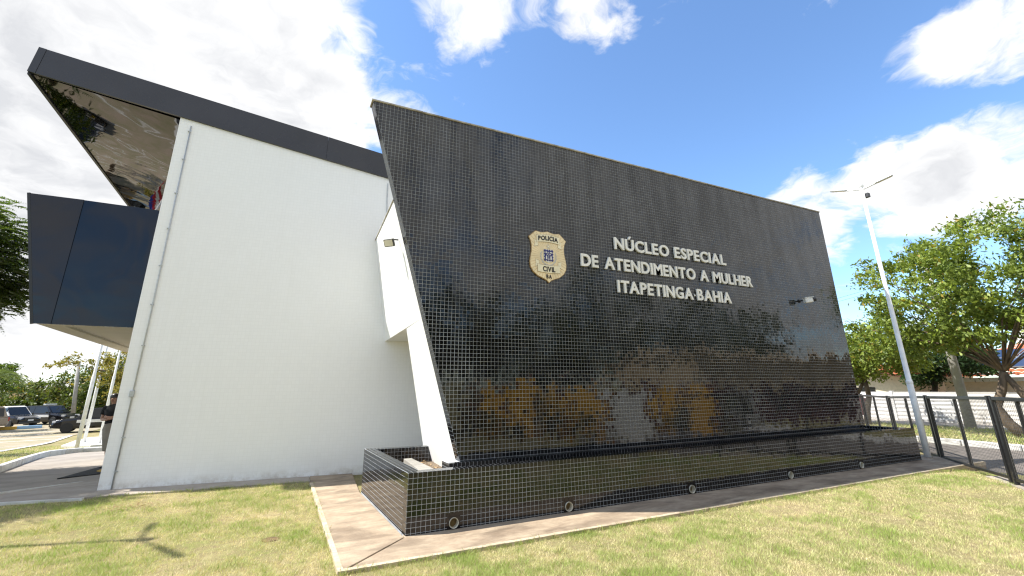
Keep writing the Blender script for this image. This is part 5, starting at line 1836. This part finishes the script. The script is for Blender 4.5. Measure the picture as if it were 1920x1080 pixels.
# ------------------------------------------------------------------ lawn
def lawn(n_cand, xr, yr, inside, d_full, name, hmin, hmax, wid):
    X = RNG.uniform(*xr, size=n_cand)
    Y = RNG.uniform(*yr, size=n_cand)
    d = np.sqrt((X - CAM_LOC.x) ** 2 + (Y - CAM_LOC.y) ** 2)
    keep = RNG.uniform(size=n_cand) < np.minimum(1.0, (d_full / d) ** 1.6)
    keep &= inside(X, Y)
    X, Y, d = X[keep], Y[keep], d[keep]
    n = len(X)
    patch = np.array([mnoise.fractal((x * 1.3, y * 1.3, 3.1), 1.0, 2.0, 3) for x, y in zip(X, Y)])
    fine = np.array([mnoise.noise((x * 5.5, y * 5.5, 7.7)) + 0.6 * mnoise.noise((x * 13, y * 13, 1.7)) for x, y in zip(X, Y)])
    g = np.clip(0.38 + 1.05 * patch + 0.75 * fine + RNG.normal(0, 0.22, n), 0, 1)
    bare = (patch + 0.25 * fine < -0.36) & (RNG.uniform(size=n) < 0.7)
    ok = ~bare
    X, Y, d, g, patch = X[ok], Y[ok], d[ok], g[ok], patch[ok]
    n = len(X)
    Z = np.array([gh(x, y) for x, y in zip(X, Y)])
    straw, green = np.array([0.80, 0.68, 0.42]), np.array([0.29, 0.38, 0.09])
    col = straw * (1 - g[:, None]) + green * g[:, None]
    col *= RNG.uniform(0.75, 1.2, size=(n, 1))
    h = RNG.uniform(hmin, hmax, n) * (0.6 + 1.0 * g)
    a = RNG.uniform(0, 2 * np.pi, n)
    wd = wid * (0.8 + 0.10 * d) * RNG.uniform(0.7, 1.3, n)
    ln = RNG.normal(0, 0.6, size=(n, 2)) * h[:, None]
    P0 = np.stack([X + np.cos(a) * wd, Y + np.sin(a) * wd, Z - 0.004], 1)
    P1 = np.stack([X - np.cos(a) * wd, Y - np.sin(a) * wd, Z - 0.004], 1)
    P2 = np.stack([X + ln[:, 0], Y + ln[:, 1], Z + h], 1)
    V = np.stack([P0, P1, P2], 1).reshape(-1, 3)
    me = bpy.data.meshes.new(name)
    me.vertices.add(3 * n)
    me.vertices.foreach_set('co', V.astype(np.float32).ravel())
    me.loops.add(3 * n)
    me.loops.foreach_set('vertex_index', np.arange(3 * n, dtype=np.int32))
    me.polygons.add(n)
    me.polygons.foreach_set('loop_start', np.arange(0, 3 * n, 3, dtype=np.int32))
    me.update(calc_edges=True)
    at = me.attributes.new('col', 'FLOAT_COLOR', 'POINT')
    cc_ = np.ones((n, 4), np.float32)
    cc_[:, :3] = col
    at.data.foreach_set('color', np.repeat(cc_, 3, axis=0).ravel())
    me.materials.append(MATS['grass_blade'])
    o = link(bpy.data.objects.new(name, me))
    o['kind'] = 'stuff'
    return o


def in_lawn(X, Y):
    ok = ~((X > -0.71 - 0.01 * Y) & (Y > -0.675) & (X < 11.0))
    ok &= Y < np.where(X > -3.7, 3.99 - 0.0877 * (X + 3.7), 3.90 - 0.205 * (X + 3.7))
    # stop at the fence line
    side = (X - 8.874) * (-0.01 + 1.722) - (Y + 1.722) * (10.96 - 8.874)
    ok &= side < 0.55
    ok &= (X + 1.24) ** 2 + (Y - 0.65) ** 2 > 0.006
    path = ((X - 8.6) * 0.635 - (Y + 2.05) * 0.772)
    ok &= ~((np.abs(path) < 0.12) & (X > 7.7) & (X < 9.6))
    return ok


o = lawn(1500000, (-5.2, 10.8), (-3.6, 4.2), in_lawn, 4.2, 'lawn_grass', 0.014, 0.036, 0.0012)
o['label'] = 'short patchy lawn of dry straw and green grass'
# tufts: scattered on the lawn and ragged along the concrete
TX, TY, TH_ = [], [], []
def tuft(x, y, k, spread, h):
    for _ in range(k):
        TX.append(random.gauss(x, spread)); TY.append(random.gauss(y, spread)); TH_.append(h * random.uniform(0.5, 1.2))
for _ in range(900):
    x, y = random.uniform(-4.5, 9.0), random.uniform(-3.4, 3.9)
    if in_lawn(np.array([x]), np.array([y]))[0] and mnoise.noise((x * 0.8, y * 0.8, 9.1)) > -0.1:
        tuft(x, y, random.randint(8, 18), random.uniform(0.015, 0.035), random.uniform(0.035, 0.075))
for _ in range(620):
    f = random.random()
    x = -0.7 + 11.4 * f
    if mnoise.noise((x * 1.9, 0.0, 4.2)) > -0.25:
        tuft(x, -0.70 + random.gauss(0, 0.012), random.randint(5, 12), 0.018, random.uniform(0.03, 0.06))
for _ in range(200):
    y = random.uniform(-0.7, 3.5)
    if mnoise.noise((y * 1.9, 5.0, 4.2)) > -0.2:
        tuft(-0.725 + random.gauss(0, 0.012), y, random.randint(5, 10), 0.016, random.uniform(0.03, 0.055))
for _ in range(160):
    x = random.uniform(-3.6, -0.8)
    tuft(x, 3.96 - 0.0877 * (x + 3.7), random.randint(4, 10), 0.02, random.uniform(0.03, 0.06))
n_t = len(TX)
TX, TY, TH_ = np.array(TX), np.array(TY), np.array(TH_)
TZ = np.array([gh(x, y) for x, y in zip(TX, TY)])
a_t = RNG.uniform(0, 2 * np.pi, n_t)
lean = RNG.normal(0, 0.45, size=(n_t, 2)) * TH_[:, None]
D_t = np.stack([lean[:, 0], lean[:, 1], TH_], 1)
C_t = np.stack([TX, TY, TZ], 1) + D_t * 0.5
g_t = RNG.uniform(0.1, 1.0, n_t)[:, None]
col_t = (np.array([0.55, 0.48, 0.22]) * (1 - g_t) + np.array([0.17, 0.29, 0.045]) * g_t) * RNG.uniform(0.75, 1.15, size=(n_t, 1))
to = leaf_object('grass_tufts', C_t, D_t, np.linalg.norm(D_t, axis=1) * 0.5, col_t, None, aspect=0.055, kind='stuff', mat='grass_blade', fold=0.02)
to['label'] = 'taller grass tufts on the lawn and along the concrete edge'
lt = MB()
for k in range(110):
    x, y = random.gauss(-2.95, 0.22), random.gauss(2.95, 0.12)
    a_, r_ = random.uniform(0, 6.28), random.uniform(0.008, 0.025)
    z = gh(x, y) + random.uniform(0.02, 0.035)
    lt.add([(x + r_ * math.cos(a_), y + r_ * math.sin(a_), z), (x - .4 * r_ * math.sin(a_), y + .4 * r_ * math.cos(a_), z + .006), (x - r_ * math.cos(a_), y - r_ * math.sin(a_), z), (x + .4 * r_ * math.sin(a_), y - .4 * r_ * math.cos(a_), z + .004)], [(0, 1, 2, 3)])
build('fallen_leaves', lt, 'dry_leaf', kind='stuff', label='patch of brown fallen leaves on the lawn by the white wall')
o = lawn(60000, (-12.0, -6.0), (8.0, 26.0), lambda X, Y: (X < np.interp(Y, [7.6, 8.9, 12.8, 14.4, 15.4, 16, 26], [-6.4, -6.7, -7.5, -7.75, -7.7, -6.0, -6.0])) & ~((X > -10.4) & (Y > 21.5) & (Y > 24 - (X + 10.3) * 1.15)), 12.0, 'verge_grass', 0.03, 0.07, 0.002)
o['label'] = 'yellow green grass beyond the walkway kerb'
o = lawn(40000, (14.9, 19.8), (-3.0, 8.0), lambda X, Y: X > np.interp(Y, [-3, 0, 2.2, 6.2, 9], [14.8, 15.0, 15.45, 16.4, 17.4]), 14.0, 'street_grass', 0.05, 0.11, 0.003)
o.location.z = 0.12
o['label'] = 'grass on the verge across the street'
